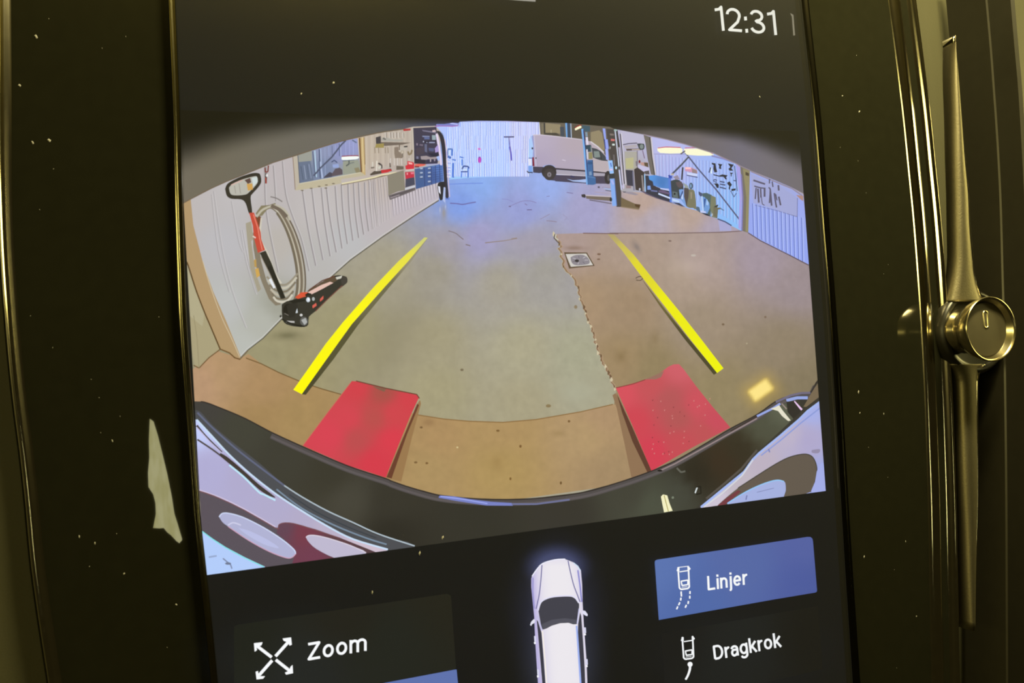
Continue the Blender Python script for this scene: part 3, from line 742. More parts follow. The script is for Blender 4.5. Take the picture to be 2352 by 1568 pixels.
# back wall, bright blue-white
p = Pic()
BW = q('C 10,300 310,290 330,232 560,220 1400,225 1420,410 1330,410 1270,450 1250,720 1250,900 1240,955 870,972 460,988 180,1012 150,700 110,400')
p.grad(BW, [(1030, 300, (176, 196, 252)), (1050, 380, (158, 204, 250)), (1120, 300, (178, 190, 252)), (1130, 390, (150, 194, 252)), (1200, 290, (190, 184, 242)), (1220, 330, (190, 184, 240)), (1200, 390, (156, 186, 252)), (1080, 270, (168, 178, 240))], 10)
random.seed(3)
for i in range(56):
    x = 175 + i * 22
    yt = 238 if x > 330 else 300
    sl = -14 + 36 * (x - 700) / 700
    for k in range(4):
        a0, a1 = yt + (970 - yt) * k / 4, yt + (970 - yt) * (k + 1) / 4
        if x + sl > 1245 and k == 3: continue
        if x > 1255 and k > 0 and (k > 0): continue
        b = random.random()
        cool = (112, 146, 240) if x < 1000 else (140, 146, 226)
        p.line('C %f,%f %f,%f' % (x + sl * a0 / 900, a0, x + sl * a1 / 900, a1), 1.3 + b, tuple(int(c + (40 * (1 - b))) for c in cool), lift=(k == 0))
        p.line('C %f,%f %f,%f' % (x + 10 + sl * a0 / 900, a0, x + 10 + sl * a1 / 900, a1), 1.7, (220 + int(30 * b), 234 + int(20 * b), 255), lift=False)
p.line('C 925,437 1062,436', 3.2, (84, 82, 130)); p.line('C 992,445 1005,580', 2.2, (116, 116, 170)); p.line('C 1005,570 1030,755', 4.0, (98, 90, 190), w2=3)
p.ell('C', 597, 745, 22, 44, (196, 74, 190)); p.poly('C 572,582 612,590 610,615 575,612', (206, 120, 214)); p.line('C 597,705 597,720', 3, (120, 70, 170))
for s, w, c in (('C 165,600 225,600', 3.2, (78, 118, 190)), ('C 170,600 165,690', 3, (84, 124, 196)), ('C 225,600 225,690', 3, (84, 124, 196)), ('C 165,700 210,720', 5, (70, 108, 186)), ('C 225,740 270,750', 3, (90, 130, 214)), ('C 240,790 240,985', 4.5, (86, 126, 216)), ('C 330,705 380,720', 3, (92, 132, 220)), ('C 365,740 365,820', 4, (96, 138, 224)), ('C 360,870 380,830 440,835 455,860', 3.2, (56, 80, 150)), ('C 345,905 440,905', 2.8, (60, 84, 156)), ('C 440,850 440,985', 2.6, (84, 120, 206)), ('C 355,910 350,985', 2, (90, 128, 212)), ('C 375,880 425,880', 4, (206, 224, 250)), ('C 190,620 190,680', 5, (210, 226, 250))):
    p.line(s, w, c)
for y in (770, 830, 870, 930, 975): p.line('C 155,%d 205,%d' % (y, y + 4), 2, (226, 226, 250)); p.line('C 155,%d 200,%d' % (y + 20, y + 22), 1.5, (150, 150, 220))
pp('pictured_back_wall', p, 'bright bluish corrugated back wall')
p = Pic()
p.poly('b 1335,172 1395,175 1450,230 1490,330 1520,560 1530,800 1550,1150 1572,1425 1510,1425 1490,1240 1470,900 1440,500 1400,290', (46, 44, 58), smooth=3)
p.poly('b 1380,1150 1490,1130 1495,1300 1475,1450 1410,1485 1385,1380 1355,1230', (38, 38, 48), smooth=2); p.poly('b 1368,1215 1410,1225 1422,1370 1385,1330', (222, 224, 240)); p.poly('b 1480,1235 1512,1240 1510,1540 1460,1480', (176, 190, 232))
p.line('b 1500,330 1535,560 1545,800 1570,1150 1590,1420', 2, (214, 190, 206), smooth=3); p.line('C 0,295 60,285 230,292 310,280', 3, (166, 116, 190)); p.poly('C 0,262 120,262 240,245 310,250 310,278 230,286 40,284', (122, 128, 200)); p.line('C 200,252 300,268', 3, (178, 186, 246)); p.line('C 135,1270 185,1272', 3, (90, 116, 200))
pp('pictured_door_seal', p, 'black curved post at the workshop opening')

# far right room, van, lifts
p = Pic()
p.poly('C 1400,222 1700,238 2349,290 E 60,130 60,700 D 1600,760 1300,480 450,370', (104, 96, 86))
p.poly('D 462,175 520,175 520,360 470,360', (120, 112, 96)); p.poly('D 530,165 790,190 790,350 700,330 640,375 560,350 530,360', (146, 134, 108)); p.line('D 518,165 522,340', 3.4, (54, 54, 58)); p.line('D 630,280 632,380', 2, (176, 166, 140)); p.poly('D 500,360 540,330 600,330 720,330 780,380', (70, 66, 62)); p.poly('D 780,230 850,230 860,400 790,395', (66, 74, 88))
p.poly('D 868,165 900,165 910,408 885,405', (112, 166, 224)); p.poly('D 900,165 960,170 972,415 908,408', (58, 70, 92)); p.line('D 962,175 974,415', 2, (168, 184, 206))
p.poly('D 985,185 1150,190 1165,430 985,410', (88, 80, 72)); p.poly('D 1300,320 1440,285 1490,330 1540,600 1500,640 1420,560 1300,470', (146, 134, 108)); p.poly('D 1030,262 1050,240 1125,210 1145,225 1140,245 1050,288 1035,285', (252, 248, 210)); p.line('D 1035,245 1100,205 1140,203', 2.4, (150, 40, 44))
pp('pictured_far_room', p, 'dim beige room behind the van')
p = Pic()
p.poly('D 600,1130 680,1040 1230,1060 1620,1040 1620,1190 1240,1185', (72, 66, 88))
p.grad('D 330,365 450,362 700,388 1150,442 1300,475 1400,560 1500,640 1580,760 1610,820 1610,1010 1300,985 1200,965 705,925 690,895 640,870 590,865 520,880 480,905 330,900 318,740', [(1230, 320, (182, 170, 192)), (1230, 375, (174, 162, 188)), (1330, 335, (180, 166, 178)), (1320, 380, (176, 164, 184)), (1380, 375, (190, 178, 186))], 12)
p.line('D 330,368 450,364 700,390 1150,444', 2, (206, 196, 210)); p.line('D 345,380 365,700 375,890', 2, (196, 190, 216))
p.poly('D 258,450 285,395 320,365 330,480 320,740 318,1000 245,985 250,700', (172, 204, 250), smooth=2); p.poly('D 300,390 330,368 345,600 345,740 322,740 330,560', (150, 158, 214)); p.poly('D 310,745 338,738 350,890 315,895', (124, 26, 60)); p.poly('D 250,770 300,770 300,880 250,880', (226, 226, 246)); p.poly('D 245,890 312,885 312,1000 245,985', (120, 162, 232)); p.line('D 250,757 310,757', 2, (90, 110, 180)); p.ell('D', 315, 592, 16, 18, (60, 60, 76), 12); p.ell('D', 375, 757, 12, 14, (70, 66, 80), 12)
p.poly('D 322,900 500,905 500,1000 430,1010 330,1000', (66, 62, 82)); p.line('D 225,975 245,1000 320,1000', 2.6, (52, 52, 80))
p.ell('D', 598, 990, 128, 118, (52, 48, 54), 28); p.ell('D', 602, 1030, 96, 102, (62, 57, 62), 28); p.ell('D', 600, 1035, 36, 42, (128, 122, 132), 18); p.ell('D', 600, 1035, 16, 18, (92, 88, 98), 12)
p.poly('D 700,922 1220,962 1580,1000 1580,1020 1220,988 705,950', (54, 48, 62)); p.poly('D 715,952 1220,990 1540,1015 1540,1060 1220,1060 725,1028', (168, 162, 178)); p.line('D 720,1030 1220,1058', 2, (196, 190, 204)); p.poly('D 890,1105 1000,1130 1100,1125 1220,1110 1220,1172 1000,1150', (166, 188, 234)); p.line('D 960,1060 1020,1075', 4, (56, 56, 96)); p.line('D 700,1140 1220,1178', 2, (60, 56, 84))
p.poly('D 1315,580 1400,600 1470,640 1545,720 1590,810 1490,800 1400,775 1340,750', (64, 70, 80)); p.poly('D 1350,640 1440,640 1470,740 1360,750', (128, 140, 138)); p.line('D 1300,480 1420,565 1520,660', 2.6, (212, 206, 214)); p.line('D 1450,640 1480,780', 2.5, (52, 54, 62)); p.poly('D 1340,770 1590,830 1590,960 1345,960', (184, 172, 178)); p.line('D 820,785 875,800', 2, (206, 196, 214))
p.ell('D', 1590, 1085, 58, 112, (52, 48, 54), 24); p.ell('D', 1605, 1090, 26, 56, (92, 88, 92), 16)
pp('pictured_van', p, 'white panel van parked sideways in the workshop')
p = Pic()
p.poly('D 1150,200 1290,215 1285,310 1210,310 1170,280', (62, 88, 104)); p.poly('D 1140,265 1172,262 1215,700 1250,1205 1225,1205 1200,900 1160,450', (118, 172, 232)); p.line('D 1180,290 1215,620 1258,1205', 2.4, (44, 50, 110))
p.poly('D 1205,320 1240,315 1250,390 1215,395', (128, 150, 170)); p.poly('D 1213,405 1250,400 1262,530 1230,535', (222, 216, 236)); p.poly('D 1212,540 1300,530 1312,560 1310,650 1215,650', (48, 70, 88)); p.line('D 1235,610 1245,770', 3.4, (210, 208, 224)); p.poly('D 1262,660 1325,655 1335,770 1265,775', (142, 136, 96)); p.line('D 1300,560 1310,650', 2, (110, 130, 130))
p.poly('D 1240,790 1330,785 1340,1060 1380,1085 1388,1195 1340,1210 1250,1205', (62, 104, 158)); p.ell('D', 1288, 840, 46, 24, (46, 84, 132), 14); p.poly('D 1270,990 1310,980 1320,1040 1275,1050', (120, 150, 186)); p.line('D 1330,790 1342,1060', 2, (44, 72, 116)); p.line('D 1255,1070 1378,1090', 2, (92, 130, 180))
pp('pictured_blue_lift_post', p, 'blue two post car lift column beside the van')
p = Pic()
p.poly('D 1560,262 1700,272 1745,560 1790,960 1815,1300 1815,1580 1735,1580 1700,1100 1640,800 1600,600', (72, 67, 68)); p.line('D 1690,700 1700,880', 3, (108, 104, 108)); p.poly('D 1620,340 1690,350 1690,375 1630,375', (128, 116, 112)); p.poly('D 1640,430 1710,440 1700,470 1640,465', (206, 112, 112)); p.poly('D 1660,515 1705,515 1705,545 1665,545', (206, 220, 216)); p.poly('D 1615,560 1640,570 1630,605 1615,605', (150, 150, 146))
p.poly('D 1500,255 1545,258 1560,440 1585,440 1605,600 1545,600 1530,440', (148, 164, 240)); p.poly('D 1545,605 1590,600 1605,785 1560,785', (158, 172, 244)); p.line('D 1530,440 1545,600', 2.4, (56, 64, 130)); p.poly('D 1590,800 1665,793 1690,1012 1622,1020', (150, 194, 248)); p.line('D 1635,840 1650,900', 3, (96, 128, 206)); p.poly('D 1620,940 1665,935 1668,965 1625,965', (226, 196, 236))
p.poly('D 1605,1025 1700,1015 1705,1100 1615,1105', (52, 56, 66)); p.poly('D 1622,1105 1703,1103 1740,1560 1665,1568', (132, 172, 238)); p.line('D 1650,1130 1685,1200', 4, (170, 180, 240)); p.line('D 1700,1105 1738,1555', 1.8, (92, 116, 176)); p.ell('D', 1728, 920, 16, 26, (190, 220, 236), 12); p.ell('D', 1780, 920, 24, 40, (40, 56, 62), 14)
p.poly('D 1140,1372 1195,1362 1215,1385 1210,1430 1150,1415', (58, 54, 62)); p.poly('D 1215,1392 1640,1412 1645,1480 1400,1462 1225,1440', (116, 104, 96)); p.line('D 1215,1385 1640,1406', 2.4, (196, 186, 196)); p.line('D 1280,1462 1650,1525', 2.6, (112, 104, 120)); p.ell('D', 1640, 1455, 22, 36, (48, 46, 48), 12)
p.poly('E 130,895 200,930 290,970 350,978 335,1030 130,1000', (116, 100, 76)); p.poly('E 285,970 350,980 335,1015 290,1000', (84, 62, 44)); p.line('E 130,1005 330,1035', 2, (150, 130, 108)); p.poly('D 1820,1295 1880,1285 2000,1330 2110,1370 2060,1385 1850,1340', (150, 142, 156)); p.ell('D', 1870, 1310, 40, 26, (66, 62, 70), 12)
p.line('D 1420,1245 1450,1250', 4, (90, 84, 104)); p.poly('D 1500,1250 1640,1270 1640,1310 1560,1295', (162, 176, 214)); p.line('D 1550,1300 1640,1312', 2, (96, 90, 112))
pp('pictured_dark_lift_post', p, 'dark two post car lift column with low arms')

# right wall of the workshop
p = Pic()
BASE_R = q('E 130,830 410,845 560,905 700,962 860,1012 980,1045 1140,1115 1225,1142 1480,1272')
p.grad(q('E 60,130 380,190 640,245 850,300 1170,400 1430,520 1480,640 1500,1275') + BASE_R[::-1], [(1440, 330, (182, 178, 206)), (1440, 390, (170, 164, 166)), (1530, 330, (186, 188, 238)), (1560, 400, (176, 182, 238)), (1640, 380, (160, 184, 246)), (1660, 480, (140, 188, 250)), (1600, 440, (152, 184, 246)), (1690, 500, (140, 192, 250))], 12)
p.poly('e 230,90 400,100 680,160 720,350 550,345 480,350 270,370', (188, 184, 210)); p.poly('e 300,500 550,500 560,860 320,870', (172, 168, 160)); p.poly('e 320,640 480,620 480,840 330,850', (186, 182, 142))
p.line('e 270,368 380,345 550,335', 2.2, (84, 76, 96)); p.poly('e 285,390 545,360 545,420 320,450', (178, 170, 178)); p.poly('e 330,450 600,440 620,480 340,490', (96, 84, 82)); p.poly('e 440,458 600,448 610,478 450,480', (178, 164, 158)); p.poly('e 550,345 690,350 695,450 640,475 590,450', (64, 72, 78), smooth=2); p.ell('e', 642, 405, 36, 48, (128, 140, 140), 16)
p.line('e 555,490 560,860', 2, (120, 112, 130)); p.line('e 660,480 700,640', 2, (124, 100, 130)); p.poly('e 520,700 560,690 570,780 530,800', (124, 116, 128)); p.poly('e 565,760 790,830 810,945 620,890 570,880', (196, 192, 224)); p.poly('e 620,720 760,720 780,820 630,770', (190, 150, 140)); p.ell('e', 600, 705, 20, 34, (120, 28, 46), 12); p.poly('e 690,720 770,730 780,820 700,790', (92, 78, 64))
p.poly('e 90,60 160,70 210,400 280,1230 240,1270 200,900 185,790 130,300', (62, 58, 64)); p.line('e 110,70 150,420 190,800', 3, (190, 196, 214)); p.line('e 195,870 240,1270', 3.4, (196, 200, 232)); p.line('e 190,420 280,1250', 2.6, (206, 200, 226)); p.line('e 235,140 265,500 320,1160', 2.6, (214, 210, 224)); p.line('e 215,150 250,500 300,1150', 2.4, (52, 46, 66)); p.ell('e', 120, 78, 34, 22, (160, 184, 184), 12); p.ell('e', 275, 1200, 24, 50, (196, 190, 220), 12)
p.poly('e 320,870 470,880 490,1200 350,1180', (58, 58, 76)); p.poly('e 490,860 560,820 700,920 690,1310 520,1270', (62, 54, 58)); p.line('e 470,900 490,1280', 3, (120, 120, 146)); p.line('e 650,980 675,1310', 3, (150, 142, 142)); p.line('e 700,960 722,1330', 2.6, (150, 190, 230)); p.poly('e 330,1180 430,1190 430,1240 330,1240', (150, 128, 134)); p.ell('e', 605, 1260, 18, 28, (196, 196, 214), 10); p.poly('e 690,900 790,880 800,960 720,960', (84, 78, 84))
p.poly('e 680,170 835,220 880,640 930,985 830,960 760,640 720,350', (112, 106, 102)); p.line('e 800,220 850,640 900,970', 2.4, (74, 70, 70)); p.line('e 835,225 870,600 930,985', 3, (206, 200, 214))
pp('pictured_right_wall', p, 'pale blue corrugated side wall with machines')
p = Pic()
for i in range(26):
    t = i / 25
    x0, x1 = 520 + 950 * t, 530 + 940 * t
    y0 = 420 + 110 * t if x0 > 700 else 420
    y1 = 660 + 560 * t
    p.line('E %f,%f %f,%f' % (x0, y0, x1, y1), 1.2, (128 + 20 * (1 - t), 146 + 10 * (1 - t), 214), lift=False); p.line('E %f,%f %f,%f' % (x0 + 10, y0, x1 + 10, y1), 1.1, (190, 208, 254), lift=False)
p.line('E 500,410 850,412', 1.5, (150, 150, 196)); p.line('E 845,385 1000,580 1200,810 1465,1150', 3.4, (88, 92, 128)); p.line('E 890,440 800,540 700,640', 4.2, (74, 80, 100)); p.line('E 885,432 795,530', 1.2, (170, 176, 200))
p.poly('E 538,350 570,338 800,342 817,375 795,402 570,398', (252, 250, 214), smooth=2); p.poly('E 838,352 980,348 1080,372 1172,416 1120,428 870,418', (252, 250, 214), smooth=2); p.line('E 545,342 640,330 800,336', 2, (206, 92, 110)); p.line('E 850,340 980,338 1080,362 1160,404', 2, (206, 110, 140)); p.line('E 800,410 850,375', 3, (92, 88, 100))
p.line('E 1150,430 1280,462 1400,505', 4, (140, 140, 196)); p.poly('E 1420,520 1470,560 1490,800 1480,1260 1450,1240 1465,900 1430,600', (168, 162, 232))
D_ = (44, 44, 58)
for s in ('d 245,240 310,250 320,330 340,390 290,400 275,340 280,280 250,262', 'd 345,255 425,265 400,300 405,345 365,335 370,290', 'd 510,250 610,270 570,330 600,370 540,370 520,340 555,310 530,280', 'd 545,400 600,405 575,430 575,465 560,465 560,430', 'd 270,425 370,450 420,430 510,445 480,480 500,515 470,510 440,470 370,468 280,445', 'd 500,565 540,545 580,600 550,640 545,690 525,660 535,620 505,590', 'd 565,670 640,660 640,690 575,705', 'd 280,580 340,575 365,600 360,655 330,650 310,610'):
    p.poly(s, D_)
for s, w in (('d 380,545 455,560', 3), ('d 385,590 470,605', 3), ('d 380,640 480,665', 3), ('d 270,530 300,515 335,530', 2.4), ('d 605,530 645,535', 2.4), ('d 560,700 610,800 650,740', 1.6), ('d 205,400 230,320', 3), ('d 280,545 330,560', 2), ('d 620,290 650,560 665,700', 2)): p.line(s, w, (70, 78, 116))
p.poly('d 225,410 240,320 255,320 255,420', (220, 236, 246))
p.poly('E 850,555 920,560 985,590 990,630 850,600', (206, 150, 182)); p.poly('E 850,558 915,560 915,580 855,580', (255, 200, 200)); p.poly('E 925,570 985,595 985,630 930,620', (150, 130, 134)); p.poly('E 870,615 985,635 985,660 880,650', (206, 216, 250)); p.line('E 870,648 990,672', 2.4, (84, 90, 140)); p.line('E 825,560 812,700', 4, (66, 66, 84))
pp('pictured_wall_tools', p, 'strip lamps, braces and tools on the side wall')
p = Pic()
p.poly('c 100,600 300,640 560,760 900,900 1100,980 1230,1000 1050,940 860,900 500,790 250,690', (96, 84, 110)); p.poly('c 230,240 310,240 330,340 410,380 430,480 600,550 830,600 850,880 560,790 250,660', (52, 54, 72))
p.grad('c 310,250 460,228 800,300 830,560 600,540 500,500 430,480 410,380 330,340', [(1490, 405, (80, 150, 226)), (1520, 420, (70, 122, 190)), (1535, 425, (84, 134, 206)), (1505, 430, (86, 140, 214))], 5)
p.poly('c 780,310 855,310 868,880 820,880', (86, 124, 212)); p.poly('c 790,240 880,240 880,310 790,310', (66, 92, 186)); p.line('c 795,230 830,280', 4, (52, 72, 170)); p.poly('c 850,190 920,190 920,230 850,230', (186, 176, 160))
p.poly('c 590,535 810,585 810,612 590,565', (196, 206, 250)); p.poly('c 545,655 830,765 830,805 545,695', (206, 220, 252)); p.poly('c 545,600 660,590 820,660 820,700 560,640', (104, 88, 122)); p.poly('c 280,490 350,480 370,580 280,580', (120, 156, 226)); p.ell('c', 440, 530, 56, 48, (58, 52, 64), 14); p.line('c 370,600 520,620', 3, (112, 120, 170))
p.poly('c 840,370 960,330 1050,350 1140,440 1150,560 1060,800 870,770', (60, 68, 76)); p.poly('c 900,270 1010,230 1060,330 960,340', (150, 140, 160)); p.poly('c 960,400 1100,380 1150,480 1060,540 1000,500', (92, 80, 88)); p.poly('c 880,620 1000,640 1020,780 900,760', (96, 110, 112)); p.ell('c', 935, 680, 26, 26, (30, 36, 46), 12); p.poly('c 880,795 1050,850 1045,885 880,840', (196, 220, 244)); p.poly('c 870,880 1050,900 1180,990 1050,950', (54, 60, 80))
p.poly('c 1040,580 1130,565 1150,700 1225,960 1190,960 1070,800', (122, 160, 220)); p.poly('c 1100,680 1135,690 1140,820 1090,790', (190, 210, 250)); p.line('c 1060,800 1130,620', 3, (60, 84, 140)); p.poly('c 1160,530 1270,545 1300,700 1290,1000 1220,980 1160,740', (84, 76, 78))
p.poly('c 1130,400 1250,480 1290,560 1180,530', (150, 160, 160)); p.poly('c 1280,570 1385,580 1430,700 1455,1040 1380,1020 1230,990 1270,760', (122, 120, 98), smooth=2); p.poly('c 1310,640 1360,640 1350,800 1320,800', (150, 140, 122)); p.ell('c', 1330, 490, 48, 78, (70, 88, 104), 18); p.ell('c', 1325, 490, 20, 48, (130, 164, 204), 14)
p.poly('c 1460,980 1530,1000 1560,1140 1450,1060', (84, 104, 126)); p.poly('c 1510,620 1590,660 1600,740 1550,740 1515,690', (74, 84, 116)); p.poly('c 1590,670 1700,655 1830,710 1800,1200 1700,1180 1690,900 1610,750', (78, 100, 104)); p.poly('c 1560,740 1640,750 1700,800 1770,900 1780,1020 1720,1160 1600,1080', (112, 156, 216)); p.poly('c 1640,800 1690,790 1660,960 1640,1040', (52, 84, 150)); p.poly('c 1710,800 1750,890 1740,960 1690,940', (168, 200, 244)); p.line('c 1590,740 1620,1090', 3.2, (190, 214, 250)); p.poly('c 1550,1080 1680,1100 1690,1140 1560,1130', (196, 206, 246)); p.poly('c 1560,1130 1700,1150 1830,1230 1700,1200', (36, 42, 64))
p.poly('c 1810,715 1925,760 1935,960 1960,1270 1830,1235 1790,1000', (122, 126, 104)); p.poly('c 1870,990 1975,935 1985,960 1960,1010 2040,1010 2060,1040 1980,1060 1960,1270 1860,1200', (112, 110, 92)); p.poly('c 1880,990 1975,935 1980,965 1930,1005', (48, 52, 54)); p.line('c 2040,1030 2120,1080', 2.4, (96, 120, 160)); p.ell('c', 1840, 1180, 16, 34, (176, 180, 190), 10)
p.poly('c 1980,1290 2296,1440 2296,1568 2020,1568 2000,1420', (168, 168, 212)); p.line('c 1970,1280 2150,1350 2300,1440', 3, (74, 84, 124))
pp('pictured_bench_and_carts', p, 'blue workbench, gas bottle and cart along the wall')
p = Pic()
p.poly('E 1470,540 1585,590 1600,660 1580,900 1562,1295 1490,1275 1500,900', (118, 112, 104)); p.poly('E 1500,570 1580,600 1590,700 1570,1290 1530,1280 1540,900', (146, 138, 104)); p.poly('E 1530,610 1570,625 1568,660 1530,645', (82, 72, 60)); p.line('E 1482,640 1500,900 1490,1270', 3, (128, 122, 180))
p.grad('E 1580,600 1850,700 2060,790 2180,870 2260,1660 2060,1560 1700,1380 1562,1295', [(1740, 420, (160, 172, 236)), (1760, 500, (150, 168, 242)), (1840, 480, (158, 172, 244)), (1850, 580, (150, 168, 246)), (1800, 450, (164, 172, 226))], 12)
p.poly('E 1590,630 1700,680 1900,760 2110,900 2112,1112 1900,1042 1620,960', (164, 170, 218)); p.line('E 1640,985 1900,1050 2112,1115 2115,905', 1.6, (120, 124, 170))
for i in range(13):
    x = 1610 + i * 46; y0 = 975 + (x - 1640) * .29; y1 = 1300 + (x - 1562) * .53
    p.line('E %f,%f %f,%f' % (x, y0, x + 12, y1), 2.2, (112, 130, 206), lift=False); p.line('E %f,%f %f,%f' % (x + 13, y0, x + 25, y1), 1.6, (184, 200, 254), lift=False)
p.line('E 1562,1297 1700,1385 2060,1565 2240,1660', 2.4, (98, 84, 98)); p.line('E 1590,605 1850,715 2060,800 2170,880', 3, (150, 140, 160)); p.poly('E 2100,870 2180,880 2180,940 2150,920', (178, 140, 132))
for s, w in (('E 1620,705 1750,748', 4), ('E 1630,770 1700,790 1755,795', 3), ('E 1650,790 1640,915', 3), ('E 1670,800 1680,955', 4.2), ('E 1700,800 1705,900', 3.6), ('E 1710,900 1720,970 1745,985', 2), ('E 1745,800 1745,890', 4.5), ('E 1790,790 1810,810 1800,960', 3.4), ('E 1810,830 1825,990', 4), ('E 1855,850 1870,960 1880,1010', 3.6), ('E 1870,860 1885,930', 2.6), ('E 1905,890 1925,985', 4), ('E 1800,690 1800,740', 3), ('E 1830,720 1840,780', 3), ('E 1900,760 1905,820', 4)):
    p.line(s, w, (92, 88, 112), smooth=2)
pp('pictured_side_panel', p, 'lilac side panel with hanging tools and grooves')

# floor drain, hose, jack
p = Pic()
p.poly('L 1655,835 1950,838 2050,1010 1720,1045', (96, 78, 60)); p.poly('L 1675,858 1940,852 2028,1000 1742,1022', (206, 202, 196)); p.poly('L 1740,900 1800,872 1900,870 1965,910 1985,970 1930,995 1800,1000 1750,960', (140, 134, 142), smooth=3)
for i in range(14):
    t = i * 0.9; p.line('L %f,%f %f,%f' % (1860 + 60 * math.cos(t), 935 + 30 * math.sin(t), 1860 + 105 * math.cos(t), 935 + 56 * math.sin(t)), 1.6, (186, 182, 188) if i % 2 else (104, 98, 110))
p.ell('L', 1820, 945, 28, 18, (52, 48, 54), 12); p.line('H 760,430 790,415 820,425 800,448 765,445', 2, (92, 76, 62), smooth=2)
pp('pictured_drain', p, 'square grey floor drain cover')
p = Pic()
p.poly('F 470,400 540,395 600,375 600,400 520,440 480,490 440,500 420,470', (132, 124, 96)); p.line('F 555,320 610,335 660,365', 2.5, (124, 118, 116), smooth=3); p.poly('F 430,490 470,500 465,620 410,520', (110, 74, 52))
def hose(cx, cy, rx, ry, sk, w, c, a0=0, a1=360, n=30):
    pts = []
    for i in range(n + 1):
        t = math.radians(a0 + (a1 - a0) * i / n)
        x, y = rx * math.cos(t), ry * math.sin(t)
        pts.append((480 + (cx + x + sk * y) / 3.92, 370 + (cy + y) / 3.92))
    p.line(pts, w, c)
p.poly('F 395,640 440,680 470,900 520,1080 600,1230 650,1290 600,1300 540,1240 480,1100 430,960 400,780', (132, 122, 104)); p.poly('F 330,560 380,540 400,700 380,720 420,1000 470,1150 440,1180 370,960', (164, 156, 136))
for k, (c, w) in enumerate((((104, 94, 78), 8), ((158, 148, 130), 4.5), ((206, 202, 188), 2.2))):
    hose(640, 850, 150, 440, 0.22, w, c, -95, 80)
for k, (dx, dr, c, w) in enumerate(((-14, 0, (112, 102, 86), 6), (-2, 6, (186, 178, 160), 3), (10, 14, (120, 108, 92), 6), (22, 20, (178, 170, 152), 3), (34, 24, (104, 92, 76), 3.5))):
    hose(636 + dx, 846, 146 + dr, 440 + dr, 0.22, w, c, -60, 70)
for i, (yy, c) in enumerate(((1100, (150, 142, 124)), (1130, (198, 192, 174)), (1165, (128, 118, 100)), (1200, (188, 180, 162)), (1235, (122, 112, 94)), (1262, (206, 200, 184)))):
    p.line('F %d,%d %d,%d %d,%d %d,%d' % (520 + i * 12, yy - 60 + i * 4, 600 + i * 4, yy, 700, yy + 8 - i * 2, 800 - i * 10, yy - 90 + i * 6), 4.6, c, smooth=5)
p.line('F 430,500 480,440 560,405 620,405 690,450 730,530', 5, (186, 180, 162), smooth=5); p.line('F 470,510 460,640 470,720 520,820 600,1020 650,1100', 4.4, (206, 200, 184), smooth=5); p.line('F 560,400 640,440 700,500', 8, (112, 100, 88), smooth=4)
p.poly('F 415,970 445,960 460,1030 430,1050', (206, 164, 84)); p.line('F 550,1060 590,1140', 6, (226, 230, 236)); p.poly('F 405,890 425,880 430,960 410,950', (186, 150, 84))
pp('pictured_hose', p, 'coiled grey hose hanging on the wall')
p = Pic()
p.poly('F 145,250 165,205 220,170 300,135 390,108 445,108 465,130 470,190 440,240 395,290 375,330 390,470 360,470 330,380 290,345 200,338 160,310', (52, 48, 42), smooth=3); p.poly('F 180,240 210,205 300,165 400,138 432,140 440,185 415,225 370,270 330,300 240,308 195,295', (184, 182, 172), smooth=3)
p.poly('F 340,205 390,200 395,255 350,265', (206, 160, 86)); p.poly('F 320,170 370,150 380,190 350,205', (92, 70, 66)); p.poly('F 385,150 432,140 438,185 400,230', (206, 216, 214)); p.line('F 230,220 240,290', 2, (160, 154, 146)); p.line('F 270,200 285,290', 2, (160, 154, 146)); p.line('F 200,215 300,170', 2.4, (214, 178, 168))
p.poly('F 362,465 405,462 440,560 465,640 470,700 505,800 440,825 405,690 395,580', (196, 74, 58)); p.line('F 400,480 440,600 455,690 480,800', 2.4, (226, 128, 108)); p.poly('F 440,505 465,510 455,590 440,560', (120, 66, 44)); p.line('F 395,675 420,690', 3, (226, 206, 196))
p.poly('F 458,825 510,805 560,910 610,1040 690,1230 645,1240 600,1130 530,980', (48, 46, 40)); p.poly('F 530,950 560,940 690,1230 660,1240', (34, 33, 30)); p.line('F 470,860 540,1000 600,1130', 1.6, (150, 140, 124))
p.poly('F 500,50 520,50 510,200 500,190', (150, 146, 146)); p.line('F 505,60 508,100 530,95 535,40', 3, (120, 52, 48)); p.line('F 515,110 512,200', 4.4, (74, 60, 56)); p.ell('F', 522, 128, 10, 14, (226, 224, 224), 10); p.line('F 510,150 515,200', 3, (160, 60, 52))
pp('pictured_jack_handle', p, 'long red and black handle of the trolley jack')
p = Pic()
p.glow('F', 780, 1440, 60, 200, (96, 92, 68), .7, 24, 1.2, .5) if False else None
p.poly('F 655,1290 700,1260 780,1240 900,1170 1010,1090 1130,1030 1200,1030 1240,1045 1245,1090 1200,1130 1100,1210 960,1350 900,1400 895,1470 860,1492 790,1490 700,1470 660,1420', (50, 49, 44), smooth=2)
p.poly('F 880,1170 1000,1100 1060,1060 1130,1040 1160,1070 1090,1110 960,1180', (92, 76, 60)); p.poly('F 890,1180 1010,1115 1090,1085 1120,1095 1020,1150 920,1200', (226, 190, 178)); p.poly('F 775,1225 830,1180 890,1178 880,1215 800,1240', (214, 84, 56)); p.line('F 900,1160 1020,1075 1130,1035', 2.4, (96, 56, 44)); p.poly('F 1140,1045 1200,1030 1190,1055 1150,1065', (206, 204, 192))
